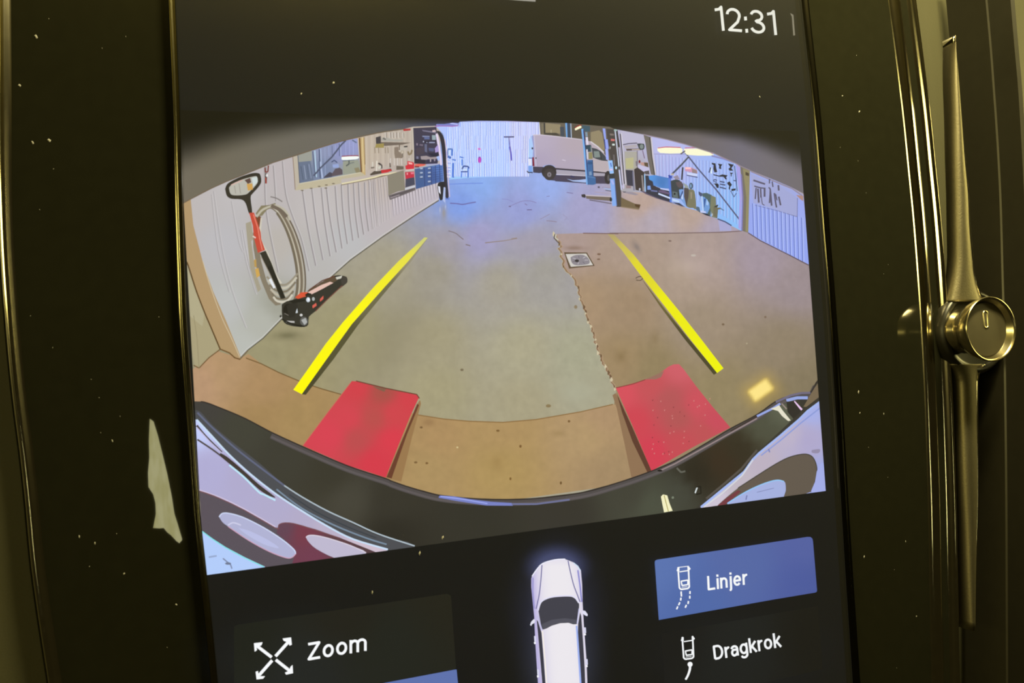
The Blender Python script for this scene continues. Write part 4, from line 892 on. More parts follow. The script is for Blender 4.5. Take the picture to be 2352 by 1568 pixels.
p.poly('F 1195,1040 1240,1040 1246,1090 1215,1112 1190,1100', (64, 60, 56), smooth=2); p.line('F 960,1350 1060,1250 1200,1120', 2, (120, 72, 62)); p.poly('F 1000,1240 1030,1210 1030,1240 1000,1265', (214, 96, 84)); p.poly('F 930,1300 965,1275 970,1300 935,1325', (214, 96, 84)); p.ell('F', 893, 1247, 18, 22, (206, 216, 226), 14); p.ell('F', 940, 1240, 13, 17, (170, 176, 176), 12); p.ell('F', 897, 1243, 8, 11, (246, 250, 255), 10); p.line('F 870,1210 890,1195 920,1200', 5, (28, 28, 26))
p.ell('F', 715, 1340, 48, 58, (28, 27, 26), 18); p.line('F 680,1370 720,1390 750,1385', 2, (112, 108, 100)); p.line('F 785,1330 790,1365', 5, (206, 214, 220)); p.ell('F', 830, 1385, 13, 12, (206, 206, 204), 12); p.ell('F', 855, 1440, 36, 40, (92, 92, 90), 16); p.poly('F 830,1430 870,1410 885,1450 860,1475', (172, 174, 172)); p.poly('F 690,1435 770,1440 770,1455 695,1450', (190, 188, 184)); p.line('F 660,1425 760,1470 860,1488', 3, (24, 24, 24)); p.poly('F 700,1300 780,1260 800,1300 770,1400 720,1410', (42, 41, 38)); p.line('F 640,1390 650,1400', 5, (44, 42, 40)); p.poly('F 720,1255 800,1240 870,1245 860,1260 760,1280', (30, 30, 28))
pp('pictured_jack', p, 'low black and red trolley jack on the floor')

# guide lines, ramps
p = Pic()
p.grad('G 2080,0 2250,-220 2262,-215 2100,10 1910,235 1620,585 1390,905 1135,1232 1095,1225 1330,900 1560,580 1870,230', [(960, 575, (150, 142, 118)), (880, 690, (108, 104, 76)), (800, 800, (84, 80, 52)), (700, 900, (72, 68, 44))], 30)
p.grad('G 2232,-222 2262,-218 2080,0 1870,230 1560,580 1330,900 1098,1226 1020,1185 1180,960 1320,760 1480,560 1770,230 1990,0', [(980, 545, (206, 206, 120)), (935, 600, (232, 224, 70)), (890, 660, (244, 236, 40)), (830, 730, (252, 246, 18)), (700, 890, (255, 248, 4))], 24)
pp('guide_line', p, 'bright yellow guide line beside the jack')
p = Pic()
p.grad('H 800,420 1000,680 1200,930 1437,1215 1410,1232 1170,940 960,660', [(1480, 650, (110, 100, 60)), (1600, 830, (74, 68, 44))], 30)
p.grad('H 525,62 580,66 740,230 900,430 1120,700 1300,930 1490,1178 1437,1217 1200,920 1000,660 820,430 640,190', [(1400, 545, (176, 160, 110)), (1425, 580, (206, 192, 84)), (1460, 620, (226, 216, 44)), (1530, 720, (238, 236, 16)), (1640, 840, (240, 242, 6))], 20)
pp('guide_line', p, 'bright yellow guide line beside the drain')
p = Pic()
p.poly('I 1822,130 1830,160 1760,420 1675,770 1600,750 1555,735 1640,560 1740,300 1800,165', (152, 118, 78)); p.poly('I 1800,160 1815,170 1720,400 1600,745 1560,735', (104, 60, 44))
RL = q('G 1560,1105 1620,1108 1740,1140 1880,1172 2160,1225 2182,1255 2165,1290 I 1745,260 1660,470 1555,738 1250,640 905,488 1090,240')
RC = [(820, 890, (208, 62, 74)), (880, 900, (170, 78, 72)), (940, 920, (208, 62, 74)), (860, 960, (186, 76, 76)), (800, 960, (210, 66, 80)), (760, 1000, (214, 64, 82)), (820, 1010, (188, 74, 78)), (900, 1010, (216, 58, 76)), (860, 1060, (212, 56, 74)), (905, 950, (206, 66, 76))]
p.grad(RL, RC, 10); p.line('G 1600,1104 1740,1138 1880,1172 2160,1228 2185,1265', 2.4, (104, 62, 50)); p.glow('I', 0, 0, 0, 0, (0, 0, 0), 0) if False else None
p.poly('G 1750,1150 1880,1176 1860,1205 1800,1180', (128, 92, 74)); p.line('I 1275,0 1090,240 905,488', 1.6, (196, 110, 92))
pp('pictured_ramp', p, 'red lift ramp near the jack with a worn dark edge')
p = Pic()
p.poly('K 110,360 140,340 300,660 480,1078 290,1140 220,800 150,480', (142, 112, 84)); p.poly('K 150,340 310,690 480,1075 440,1088 300,800 200,520', (92, 58, 46))
p.grad('K 143,292 240,265 420,215 560,150 640,90 690,68 742,66 790,120 900,270 1060,470 1228,666 860,860 480,1078 300,650', [(1430, 900, (212, 78, 92)), (1490, 880, (196, 80, 88)), (1560, 845, (206, 92, 104)), (1540, 920, (180, 84, 88)), (1560, 960, (178, 84, 86)), (1600, 930, (204, 78, 92)), (1640, 970, (200, 74, 92)), (1460, 970, (206, 66, 82)), (1500, 1040, (210, 60, 82)), (1560, 1020, (196, 74, 84)), (1620, 990, (190, 80, 86))], 10)
p.poly('K 400,215 480,185 600,130 570,190 520,210 440,210', (150, 110, 96)); p.line('K 145,290 300,255 420,213', 2, (138, 58, 58))
random.seed(5)
for i in range(46):
    x, y = 480 + random.random() * 560, 380 + random.random() * 560
    if y < 300 + (x - 145) * 0.0 or y > 1050 - (x - 480) * .6: continue
    p.poly('K %f,%f %f,%f %f,%f' % (x, y, x + 14, y - 6, x + 8, y + 12), (206, 132, 128) if i % 3 else (140, 56, 64), lift=False)
pp('pictured_ramp', p, 'red lift ramp near the lamp glare with pale chips')
p = Pic()
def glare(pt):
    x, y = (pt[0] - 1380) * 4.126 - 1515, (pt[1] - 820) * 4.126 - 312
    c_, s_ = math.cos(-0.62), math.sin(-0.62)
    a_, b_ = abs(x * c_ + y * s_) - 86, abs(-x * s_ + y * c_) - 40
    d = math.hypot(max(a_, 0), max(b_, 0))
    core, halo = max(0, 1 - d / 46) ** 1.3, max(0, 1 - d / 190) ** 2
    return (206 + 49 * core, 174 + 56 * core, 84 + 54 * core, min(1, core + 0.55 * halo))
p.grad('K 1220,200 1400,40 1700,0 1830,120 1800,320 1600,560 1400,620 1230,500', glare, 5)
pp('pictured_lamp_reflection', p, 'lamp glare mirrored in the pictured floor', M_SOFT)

# bumper and tail of the car in the picture
p = Pic()
UP = q('I 30,140 130,143 260,190 450,270 660,380 900,490 1250,640 1550,740 J 0,955 160,1010 420,1080 700,1110 1000,1120 1300,1110 1700,1060 2000,980 K 440,1090 700,980 1000,810 1230,672 1480,540 1650,420 1800,358 1900,335 1985,332 2040,240 2075,200')
p.grad(UP + q('Z 1960,900 1960,1200 1900,1400 400,1400 400,920'), [(470, 930, (62, 60, 58)), (560, 980, (62, 62, 54)), (650, 1050, (58, 57, 50)), (760, 1090, (54, 52, 44)), (800, 1150, (66, 64, 56)), (900, 1150, (50, 48, 42)), (900, 1230, (40, 38, 34)), (1100, 1200, (46, 45, 40)), (1300, 1180, (50, 48, 44)), (1450, 1130, (62, 62, 54)), (1500, 1160, (72, 76, 64)), (1600, 1090, (38, 34, 28)), (1560, 1130, (64, 66, 58)), (1700, 1030, (48, 42, 32)), (1750, 980, (76, 78, 64)), (1800, 940, (92, 96, 80)), (1840, 920, (50, 48, 44)), (1660, 1060, (52, 40, 30))], 20)
LIP = UP
LS = smooth_line(LIP, 5); p.line([(x - 1, y + 9) for x, y in LS[20:126]], 13, (78, 73, 74)); p.line([(x - 1, y + 11) for x, y in LS[20:126]], 5, (92, 86, 88)); p.line([(x, y + 1) for x, y in LS[4:130]], 3, (48, 42, 42))
p.poly('J 430,1088 560,1095 700,1120 900,1145 1080,1155 1090,1180 850,1178 600,1140 420,1108', (118, 128, 196)); p.line('J 440,1095 640,1122 860,1160', 2.4, (156, 168, 240)); p.line('J 1080,1165 1300,1165 1600,1125', 4, (108, 112, 150))
p.line('K 560,1075 700,1010 900,900 1100,790 1300,680 1480,580', 3, (150, 132, 134)); p.line('K 1480,560 1640,480 1700,440', 5, (150, 166, 226)); p.line('K 1760,410 1860,385 1960,385', 7, (150, 168, 228)); p.line('K 1660,425 1800,362 1900,340 1985,337', 5, (112, 106, 128)); p.line('K 1230,700 1480,560', 3, (60, 48, 46))
p.poly('K 1610,490 1660,470 1690,455 1720,500 1800,600 1775,605 1720,560 1680,510', (232, 228, 206)); p.line('K 1715,440 1760,490', 3, (150, 136, 128)); p.line('K 1832,420 1905,498', 4.4, (236, 200, 240)); p.poly('K 1760,420 1830,420 1900,510 1830,590 1770,520', (44, 42, 40))
p.poly('K 570,1320 590,1300 630,1310 650,1380 680,1455 600,1470 585,1400', (244, 240, 196)); p.line('K 600,1310 640,1460', 2, (176, 164, 90)); p.poly('K 905,1235 920,1235 900,1290 888,1285', (206, 214, 214)); p.line('K 905,1230 945,1225 950,1290 905,1300', 3, (26, 24, 22)); p.line('K 720,1050 760,1090 800,1080', 4, (96, 96, 88)); p.ell('K', 682, 1330, 12, 12, (120, 128, 112), 10); p.ell('K', 560, 1075, 24, 10, (26, 24, 26), 12)
pp('pictured_bumper', p, 'black rear bumper along the picture bottom')
p = Pic()
p.poly('I 40,215 100,220 200,330 380,480 560,620 780,810 1000,950 1250,1080 1500,1190 1780,1270 1500,1400 40,1400', (74, 76, 82), smooth=3)
p.line('I 80,230 200,350 380,510 560,650 760,800', 4, (96, 102, 128), smooth=4); p.line('I 760,800 900,890 1100,1000 1300,1090 1500,1180 1780,1272', 3, (176, 190, 200), smooth=4); p.line('I 700,830 900,980 1150,1110 1400,1210 1560,1260', 3.5, (120, 140, 160), smooth=4); p.line('I 800,870 1000,1000 1250,1120 1480,1210', 2.4, (54, 62, 70), smooth=4)
p.grad('I 50,280 75,285 200,420 330,560 500,715 700,870 900,1000 1100,1120 1300,1220 1570,1300 1400,1500 50,1500', [(450, 980, (196, 206, 250)), (480, 1080, (176, 172, 212)), (560, 1100, (176, 170, 206)), (650, 1150, (176, 170, 204)), (760, 1190, (186, 176, 200)), (850, 1250, (206, 190, 206)), (700, 1170, (178, 170, 200))], 16)
p.line('I 75,285 200,420 330,560 500,715 700,870 900,1000 1100,1120 1300,1220 1570,1300', 4, (200, 222, 246), smooth=4)
p.line('I 75,330 150,420 270,540', 5, (70, 62, 62), smooth=3); p.line('I 80,440 200,520 320,610', 4, (76, 68, 70), smooth=3); p.poly('I 260,545 320,580 450,690 560,790 690,890 640,880 560,830 440,720 330,630 260,570', (62, 54, 52), smooth=3); p.line('I 330,640 440,730 560,850 600,870 690,915', 4, (190, 232, 250), smooth=4); p.line('I 75,345 180,460 270,545', 2.4, (196, 190, 226))
p.poly('I 80,835 150,850 250,895 450,990 600,1075 690,1128 712,1130 715,1105 740,1092 800,1090 900,1112 1000,1140 1200,1210 1400,1290 1500,1330 1300,1560 80,1560', (88, 80, 90))
p.grad('I 715,1110 740,1092 800,1090 900,1112 1000,1140 1200,1210 1400,1290 1500,1330 1300,1500 800,1500 830,1380 850,1320 760,1220 700,1170', [(650, 1210, (98, 66, 84)), (700, 1220, (118, 56, 74)), (720, 1280, (112, 58, 80)), (780, 1240, (92, 62, 70)), (840, 1265, (82, 58, 66))], 12)
p.line('I 80,838 250,898 450,994 690,1132 712,1128 716,1108 745,1094 800,1092 900,1114 1200,1212', 2, (122, 78, 84), smooth=2); p.line('I 80,830 250,888 450,984 690,1122', 2, (214, 200, 224), smooth=2)
p.poly('I 250,1045 275,1018 330,1018 440,1050 600,1130 740,1220 835,1300 848,1335 820,1362 770,1364 640,1315 480,1228 350,1140 280,1090', (176, 178, 212), smooth=4); p.line('I 250,1045 275,1018 330,1018 440,1050 600,1130 740,1220 835,1300 848,1335', 2.6, (206, 216, 244), smooth=4); p.line('I 848,1335 820,1362 770,1364 640,1315 480,1228 320,1120', 2, (206, 160, 186), smooth=4); p.line('I 320,1110 360,1090 420,1110', 3, (206, 206, 232), smooth=3); p.poly('I 400,1130 500,1160 640,1230 720,1290 600,1260 460,1180', (186, 190, 228), smooth=3)
p.poly('I 930,1205 955,1190 1020,1193 1130,1220 1280,1270 1400,1325 1300,1400 1150,1365 1010,1295 950,1240', (190, 184, 208), smooth=3); p.line('I 930,1205 955,1190 1020,1193 1130,1220 1280,1270 1400,1325', 2.2, (220, 212, 226), smooth=4)
p.poly('I 105,1145 200,1215 300,1280 450,1360 610,1435 400,1560 100,1560', (178, 204, 250), smooth=0); p.line('I 105,1150 200,1220 300,1285 450,1366 600,1436', 2.6, (130, 226, 230), smooth=3); p.line('I 280,1370 340,1420 350,1450', 3, (124, 136, 170)); p.line('I 170,1360 230,1350', 4, (150, 168, 206)); p.ell('I', 320, 1410, 24, 10, (110, 120, 146), 10)
pp('pictured_left_tail', p, 'white rear fender with grey and red tail lamp')
p = Pic()
p.poly('K 2090,330 1990,430 1850,560 1700,700 1560,830 1440,930 1330,1060 1180,1180 1030,1310 900,1430 1000,1500 2200,1500 2200,330', (54, 52, 48)); p.line('K 1480,880 1330,1060 1180,1190 1000,1340', 5, (84, 78, 72)); p.poly('K 2060,240 2090,220 2090,360 1950,470 1920,470 1990,350', (120, 104, 82))
p.grad('K 2075,420 1960,505 1880,585 1700,740 1500,905 1440,965 1360,1080 1200,1210 945,1420 1000,1500 2300,1500 2200,400', [(1860, 940, (168, 178, 236)), (1820, 1000, (190, 180, 204)), (1750, 1060, (190, 178, 196)), (1850, 1010, (178, 170, 208)), (1700, 1110, (194, 184, 196)), (1640, 1150, (206, 196, 214)), (1885, 1100, (160, 172, 232))], 14)
p.line('K 2075,425 1960,510 1880,590 1700,745 1500,910 1440,970 1360,1085 1200,1215 950,1420', 5, (166, 186, 242)); p.line('K 2080,480 1900,620 1700,790 1520,930', 3, (140, 156, 220)); p.line('K 1440,975 1340,1120 1150,1290 980,1415', 3, (214, 216, 222)); p.line('K 1590,870 1600,900', 3, (120, 130, 190))
p.poly('K 1110,1400 1200,1320 1300,1240 1400,1170 1550,1080 1700,990 1800,945 1900,922 1960,925 2010,955 2040,1020 2045,1090 2030,1180 1990,1275 1500,1420', (98, 88, 78), smooth=3); p.line('K 1300,1240 1550,1078 1700,988 1800,943 1900,920 1965,922 2012,952 2042,1020 2047,1090 2032,1180 1990,1278', 2.4, (70, 66, 62), smooth=3); p.poly('K 1100,1410 1190,1335 1300,1260 1330,1270 1260,1330 1180,1400', (116, 56, 66))
p.poly('K 1200,1385 1350,1290 1480,1225 1600,1180 1680,1165 1735,1175 1752,1215 1735,1320 1600,1420 1250,1420', (166, 178, 226), smooth=2); p.line('K 1200,1385 1350,1290 1480,1225 1600,1180 1680,1165 1735,1178', 2.8, (150, 200, 246), smooth=3); p.line('K 1385,1310 1375,1350', 3, (120, 128, 180)); p.line('K 1480,1280 1640,1240', 2, (140, 148, 196)); p.poly('K 1990,1275 2030,1180 2047,1080 2090,1000 2200,1000 2200,1300', (166, 176, 236)); p.poly('K 2000,880 2060,870 2080,880 2060,910 2000,905', (150, 142, 172), smooth=2)
pp('pictured_right_tail', p, 'white rear fender with dark tail lamp')

# ceiling / tailgate edge, fading into black at the top
p = Pic()
ROOF_R = q('C 330,232 560,220 1400,225 1700,240 2000,270 2349,300 E 60,130 380,190 640,245 850,300 1170,400 1430,520 1470,545 1580,592 1850,700 2060,790 2175,850 2240,900')
XT = [405, 500, 600, 700, 800, 900, 1000, 1150, 1300, 1400, 1500, 1600, 1700, 1760, 1845]
YD = [296, 272, 254, 253, 257, 262, 266, 270, 275, 279, 281, 284, 290, 302, 326]
WD = [120, 100, 85, 62, 48, 30, 26, 24, 34, 30, 26, 32, 46, 60, 84]
CC = [(112, 105, 92), (110, 104, 90), (108, 103, 92), (106, 102, 94), (106, 102, 95), (92, 92, 94), (74, 78, 104), (62, 68, 112), (48, 48, 56), (72, 68, 68), (96, 90, 90), (110, 103, 106), (112, 108, 122), (114, 109, 118), (114, 108, 114)]
def overhang(pt):
    x, y = pt
    t = min(max((y - np.interp(x, XT, YD)) / np.interp(x, XT, WD), 0), 1)
    t = t * t * (3 - 2 * t)
    edge = min(max((x - 409) / 14, 0), 1)
    return tuple(4 + (np.interp(x, XT, [c[k] for c in CC]) - 4) * t * (0.35 + 0.65 * edge) for k in range(3))
p.grad([(380, 200)] + [(1900, 280)] + ROOF_R[::-1] + q('C 310,250 240,245 120,262 0,262') + ROOF_L[::-1] + [(380, 490)], overhang, 8)
p.line(ROOF_L[:14], 2.4, (112, 96, 78)); p.line(ROOF_R[7:14], 2.2, (150, 136, 148))
pp('pictured_tailgate_edge', p, 'dark blurred tailgate edge across the top')
# ------------------------------------------------------------------ display: clock, buttons, car symbol
def glyph(ch, h):
    """strokes of a plain grotesque letter: capitals 1 high, h = half the stroke weight; returns (width, polylines)"""
    X = 0.74
    def arc(cx, cy, rx, ry, a0, a1, n=14):
        return [(cx + rx * math.cos(math.radians(a0 + (a1 - a0) * i / n)), cy + ry * math.sin(math.radians(a0 + (a1 - a0) * i / n))) for i in range(n + 1)]
    r = 0.32 - h
    bowl = lambda cx: arc(cx, X / 2, r, X / 2 - h, 0, 360, 28)
    G = {'Z': (0.74, [[(0.04, 1 - h), (0.67, 1 - h), (0.07, h), (0.72, h)]]),
         'o': (0.64, [bowl(0.32)]),
         'm': (1.0, [[(h, 0), (h, X)], arc(h + 0.20, X - h - 0.19, 0.20, 0.19, 180, 0) + [(h + 0.40, 0)], arc(h + 0.62, X - h - 0.19, 0.22, 0.19, 180, 0) + [(h + 0.84, 0)]]),
         'L': (0.62, [[(h, 1), (h, h), (0.60, h)]]),
         'i': (2 * h, [[(h, 0), (h, X)], [(h, 0.86), (h, 1.0)]]),
         'n': (0.58, [[(h, 0), (h, X)], arc(0.29, X - h - 0.22, 0.29 - h, 0.22, 180, 0) + [(0.58 - h, 0)]]),
         'j': (0.22, [[(0.22 - h, X), (0.22 - h, -0.10)] + arc(0.06, -0.10, 0.16 - h, 0.12, 0, -80, 8), [(0.22 - h, 0.86), (0.22 - h, 1.0)]]),
         'e': (0.62, [[(h, X / 2), (0.62 - h, X / 2)] + arc(0.31, X / 2, 0.31 - h, X / 2 - h, 0, 318, 24)]),
         'r': (0.36, [[(h, 0), (h, X)], arc(0.34, X - h - 0.26, 0.34 - h, 0.26, 180, 88)]),
         'D': (0.76, [[(h, h), (h, 1 - h), (0.32, 1 - h)] + arc(0.32, 0.5, 0.44 - h, 0.5 - h, 90, -90, 20) + [(h, h)]]),
         'a': (0.58, [arc(0.28, X - h - 0.20, 0.23, 0.20, 160, 0) + [(0.58 - h, 0)], [(0.58 - h, 0.44), (0.34, 0.42)] + arc(0.25, 0.24, 0.25 - h, 0.20, 100, 270, 12) + [(0.36, h), (0.58 - h, 0.2)]]),
         'g': (0.62, [bowl(0.31), [(0.62 - h, X), (0.62 - h, -0.02)] + arc(0.31, -0.02, 0.31 - h, 0.20, 0, -155, 14)]),
         'k': (0.56, [[(h, 0), (h, 1)], [(h, 0.28), (0.52, X)], [(0.22, 0.42), (0.54, 0)]]),
         '1': (0.36, [[(0.36 - h, 0), (0.36 - h, 1), (0.20, 0.90), (0.0, 0.86)]]),
         '2': (0.64, [arc(0.31, 0.70, 0.28, 0.30 - h, 175, -25, 16) + [(0.48, 0.42), (0.06, h), (0.64, h)]]),
         '3': (0.64, [arc(0.30, 0.745, 0.25, 0.255 - h, 165, -90, 14) + [(0.22, 0.49)], [(0.30, 0.49)] + arc(0.30, 0.27, 0.29, 0.27 - h + 0.005, 90, -165, 18)]),
         ':': (2 * h, [[(h, 0.0), (h, 0.15)], [(h, 0.52), (h, 0.67)]])}
    return G[ch]

def lettering(text, bl, br, tl, col, name, parent, weight=0.148, gap=0.135):
    """lettering set between baseline ends (bl, br); tl fixes the height of the capitals"""
    h = weight / 2
    x, runs = 0.0, []
    for ch in text:
        w, st = glyph(ch, h)
        runs += [[(x + a, b) for a, b in s] for s in st]
        x += w + gap
    W = x - gap
    ux, uy = ((br[0] - bl[0]) / W, (br[1] - bl[1]) / W), (tl[0] - bl[0], tl[1] - bl[1])
    px = lambda a, b: (bl[0] + ux[0] * a + uy[0] * b, bl[1] + ux[1] * a + uy[1] * b)
    hp = math.hypot(*uy) * weight
    p = Pic(False)
    for s in runs:
        pts = [px(*t) for t in s]
        p.line(pts, hp, col)
        for k in range(1, len(pts) - 1):
            p.poly([(pts[k][0] + hp / 2 * math.cos(t * .7854), pts[k][1] + hp / 2 * math.sin(t * .7854)) for t in range(8)], col, lift=False)
    o = p.build(name, parent)
    return o

WHITE = (248, 250, 252)
def ui(name, p, label=None, mat=None, parent=screen):
    o = p.build(name, parent, mat)
    if parent is screen: on_screen(o)
    if label: o['label'] = label
    return o
# soft bluish halo painted around the lit symbols
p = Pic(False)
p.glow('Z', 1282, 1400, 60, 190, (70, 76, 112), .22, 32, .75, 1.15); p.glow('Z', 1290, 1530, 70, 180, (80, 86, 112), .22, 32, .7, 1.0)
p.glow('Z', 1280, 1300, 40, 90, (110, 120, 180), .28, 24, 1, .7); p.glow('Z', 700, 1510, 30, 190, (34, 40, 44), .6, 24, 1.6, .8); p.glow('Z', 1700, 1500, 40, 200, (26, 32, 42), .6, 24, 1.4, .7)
ui('symbol_halo', p, 'faint bluish halo around the lit symbols', M_SOFT)

o = on_screen(lettering('12:31', q('T 278,203')[0], q('T 684,236')[0], q('T 262,44')[0], (244, 244, 232), 'clock_digits', screen, 0.115, 0.17)); o['label'] = 'white clock digits reading 12:31'
p = Pic(False)
p.poly('T 772,88 795,100 806,238 794,240 784,112', (140, 134, 116))
ui('status_mark', p, 'faint cut off status symbol beside the clock')
p = Pic(False)
p.poly('Z 1090,-24 1226,-14 1231,-10 1230,4 1200,2 1100,-6', (150, 148, 138))
ui('pull_down_bar', p, 'small grey pull down bar at the top')

p = Pic(False)
p.grad('O -10,430 30,410 2120,100 2160,120 2210,840 2190,860 40,1250 -10,1200', [(560, 1450, (20, 24, 22)), (800, 1400, (24, 24, 22)), (1030, 1380, (26, 26, 22)), (900, 1480, (24, 28, 26)), (700, 1540, (26, 30, 32))], 40)
zb_ = ui('zoom_button', p, 'dark zoom button with four arrows')
p = Pic(False)
for (ax, ay), (bx, by), h in (((365, 735), (215, 620), ('O 188,595 275,585 265,615 215,640 220,665 195,680')), ((405, 725), (540, 575), ('O 475,548 560,537 568,610 545,620 530,590 485,570')), ((370, 768), (240, 915), ('O 205,880 228,872 235,905 245,925 300,925 280,950 215,958')), ((408, 762), (545, 870), ('O 575,812 580,895 510,910 498,890 540,870 555,830'))):
    p.line('O %d,%d %d,%d' % (ax, ay, bx, by), 7, WHITE); p.poly(h, WHITE)
p.build('arrow_icon', zb_)
lettering('Zoom', q('O 725,770')[0], q('O 1318,668')[0], q('O 725,594')[0], WHITE, 'button_lettering', zb_)['label'] = 'white lettering reading Zoom'
p = Pic(False)
p.poly('O 1400,1012 1490,993 2205,858 2216,860 2260,1300 1400,1400', (92, 112, 172))
ui('blue_button', p, 'blue button cut off below the zoom button')

p = Pic(False)
p.grad('N 62,318 68,302 85,293 800,185 1640,57 1675,58 1694,75 1700,105 1742,612 1738,624 1725,632 1300,703 105,916 100,850', [(1510, 1300, (88, 114, 176)), (1600, 1380, (78, 104, 168)), (1700, 1300, (84, 104, 166)), (1860, 1250, (84, 98, 164)), (1860, 1340, (76, 92, 160))], 24)
lb = ui('lines_button', p, 'lit blue button for the guide lines')
def car_icon(p, dx, dy):
    def s(t): return 'N ' + ' '.join('%f,%f' % (float(a.split(',')[0]) + dx, float(a.split(',')[1]) + dy) for a in t.split())
    p.line(s('305,372 412,360'), 1.6, WHITE) if dx == 0 else None
    p.line(s('303,375 318,585 335,600 405,590 420,575 410,362'), 3.6, WHITE); p.poly(s('288,410 300,368 318,372 318,410'), WHITE); p.poly(s('400,362 414,358 434,388 420,402 402,400'), WHITE)
    p.line(s('320,418 405,405'), 2.4, WHITE); p.line(s('335,515 405,503 405,550 345,560 335,515'), 3.0, WHITE); p.line(s('340,578 400,570'), 1.2, WHITE)
p = Pic(False)
car_icon(p, 0, 0)
for x, y, w in ((336, 635, 0), (338, 658, 0), (333, 700, 0), (318, 748, 0), (297, 790, 0), (427, 632, 0), (425, 680, 0), (410, 735, 0), (386, 775, 0)):
    dx = -8 if y > 735 else (-3 if y > 690 else 0)
    p.line('N %d,%d %d,%d' % (x - dx / 2, y - 14, x + dx, y + 14), 3.4, WHITE)
p.build('guide_line_icon', lb)
lettering('Linjer', q('N 612,612')[0], q('N 1020,546')[0], q('N 605,464')[0], WHITE, 'button_lettering', lb)['label'] = 'white lettering reading Linjer'

p = Pic(False)
p.grad('N 130,1060 1750,770 1800,1420 1500,1500 180,1760', [(1530, 1440, (12, 14, 20)), (1700, 1480, (20, 24, 28)), (1880, 1460, (12, 13, 16))], 40)
tb = ui('towbar_button', p, 'dark button for the towbar view')
p = Pic(False)
car_icon(p, 44, 722)
p.ell('N', 428, 1375, 26, 26, WHITE, 16); p.line('N 428,1380 425,1430 405,1490 382,1532', 5.5, WHITE, w2=4.5, smooth=5)
p.build('towbar_icon', tb)
lettering('Dragkrok', q('N 680,1331')[0], q('N 1372,1192')[0], q('N 662,1182')[0], WHITE, 'button_lettering', tb)['label'] = 'white lettering reading Dragkrok'

p = Pic(False)
BODY = 'M 205,345 215,320 270,240 340,170 380,150 480,125 590,118 640,135 700,160 750,200 785,250 800,420 805,640 820,900 835,1100 850,1300 860,1568 870,1700 300,1700 283,1560 265,1300 250,1050 240,800 220,600 205,450'
p.grad(BODY, lambda t: (lambda k: (236 - 50 * k, 232 - 54 * k, 238 - 14 * k))(min(1, (abs(t[0] - (1282 + (t[1] - 1300) * 0.075)) / 62) ** 4 + max(0, (1300 - t[1]) / 40) * .45)), 5)
ci = ui('car_symbol', p, 'white top view of a car')
p = Pic(False)
p.line('M 330,190 318,350 300,520 280,620 262,700', 2.4, (112, 108, 160), smooth=4); p.line('M 635,140 660,260 700,420 745,540 775,620', 2.4, (112, 108, 160), smooth=4); p.line('M 225,340 222,500 240,700', 3, (150, 146, 204)); p.line('M 750,250 775,430 795,620', 3.5, (140, 138, 206))
p.line('M 215,320 270,240 340,170 480,128 600,120', 2.4, (236, 236, 252), smooth=3); p.line('M 700,165 750,205 778,255', 2.4, (206, 226, 246))
p.poly('M 285,700 300,650 340,610 420,575 530,560 640,555 700,570 745,610 765,650 760,720 740,880 640,865 540,870 440,900 340,945 310,850', (62, 62, 74), smooth=2); p.poly('M 330,880 440,830 600,810 742,830 738,878 640,865 540,870 440,900 342,943', (80, 80, 92))
p.line('M 285,720 320,620 420,568 540,552 650,550 710,562 760,630', 3, (226, 224, 246), smooth=3); p.line('M 280,780 330,950', 2.6, (190, 188, 226)); p.line('M 765,700 742,880', 2.6, (206, 204, 240))
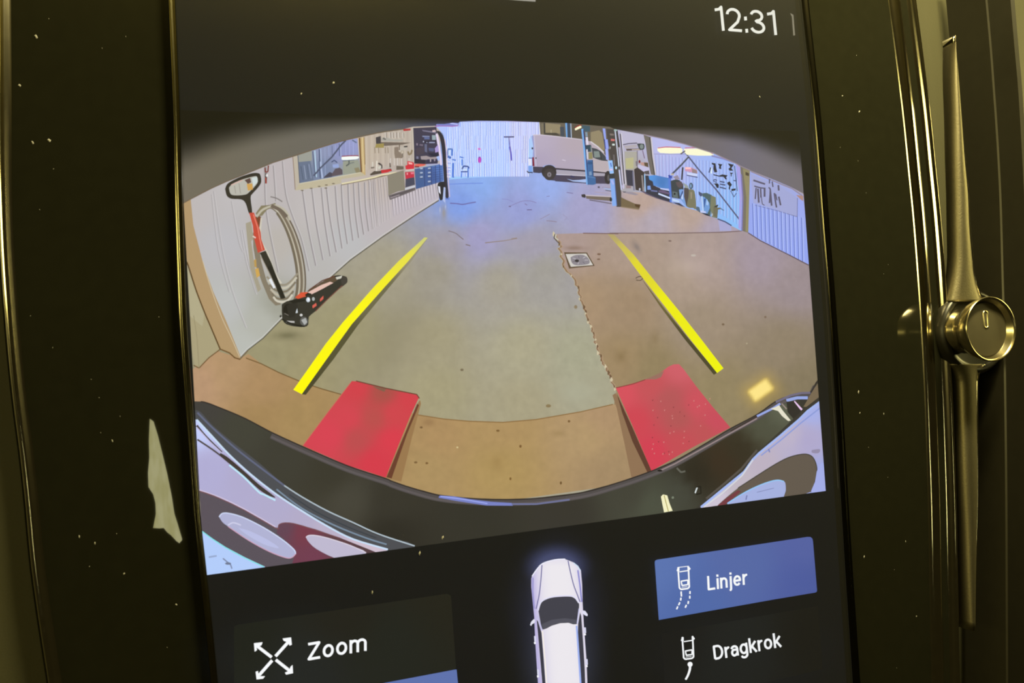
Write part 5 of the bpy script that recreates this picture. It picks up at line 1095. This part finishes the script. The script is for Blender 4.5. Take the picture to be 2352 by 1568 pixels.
p.poly('M 268,830 285,850 325,980 350,1280 380,1700 345,1700 315,1350 285,1010', (56, 56, 70)); p.poly('M 775,740 790,790 812,1100 830,1400 840,1700 790,1700 770,1250 750,1000 752,880', (56, 56, 70)); p.line('M 735,900 760,1250 790,1700', 4, (156, 176, 240)); p.line('M 335,960 365,1300 392,1700', 3, (246, 238, 230))
p.poly('M 190,890 205,850 235,820 250,835 245,865 215,880 205,900', (226, 226, 240)); p.poly('M 805,720 835,725 865,765 860,788 830,775 805,755', (226, 226, 246))
for x, y in ((248, 1050), (283, 1440), (832, 950), (852, 1320)): p.line('M %d,%d %d,%d' % (x, y - 30, x + 4, y + 34), 4.2, (216, 216, 240)); p.line('M %d,%d %d,%d' % (x - 3, y + 40, x + 3, y + 60), 4.2, (246, 246, 252))
p.build('car_symbol_details', ci)

# ------------------------------------------------------------------ dust on the gloss
bm = bmesh.new()
random.seed(11)
spots = [(83, 84, 5), (113, 322, 5), (45, 196, 4), (75, 327, 4), (766, 190, 4), (692, 215, 3), (182, 1232, 3), (218, 1247, 3), (285, 1317, 3), (258, 1012, 3), (405, 1388, 3), (2030, 950, 3), (1975, 948, 3), (1972, 900, 5), (1974, 256, 4), (1935, 220, 3), (2080, 1243, 3), (1985, 1278, 4), (2105, 1415, 3), (1745, 222, 3), (964, 1270, 5), (855, 1360, 4), (1017, 1234, 5)]
spots += [(random.uniform(60, 390), random.uniform(20, 1540), 1.2) for _ in range(16)] + [(random.uniform(1930, 2060), random.uniform(20, 1540), 1.2) for _ in range(10)]
for u, v, s in spots:
    d = 0.00200 if 440 < u < 1880 else 0.00045
    c = P(u, v, d); r = s * 0.5 / F_PX * 0.19
    a = random.uniform(0, 6.28)
    ring = [bm.verts.new((c.x + r * k * math.cos(a + t), -d, c.z + r * k * 1.6 * math.sin(a + t))) for t, k in ((0, 1.2), (1.2, .6), (2.2, .9), (3.3, 1.2), (4.4, .5), (5.3, .8))]
    top = bm.verts.new((c.x, -d - r * 0.5, c.z))
    for i in range(6): bm.faces.new((ring[i], ring[(i + 1) % 6], top))
me = bpy.data.meshes.new('m'); bm.to_mesh(me); bm.free()
tag(link('dust', me, pbr('dust_lint', (0.32, 0.31, 0.28), 0.9)), 'tiny pale dust specks on the glossy black panel', 'dust', kind='stuff')
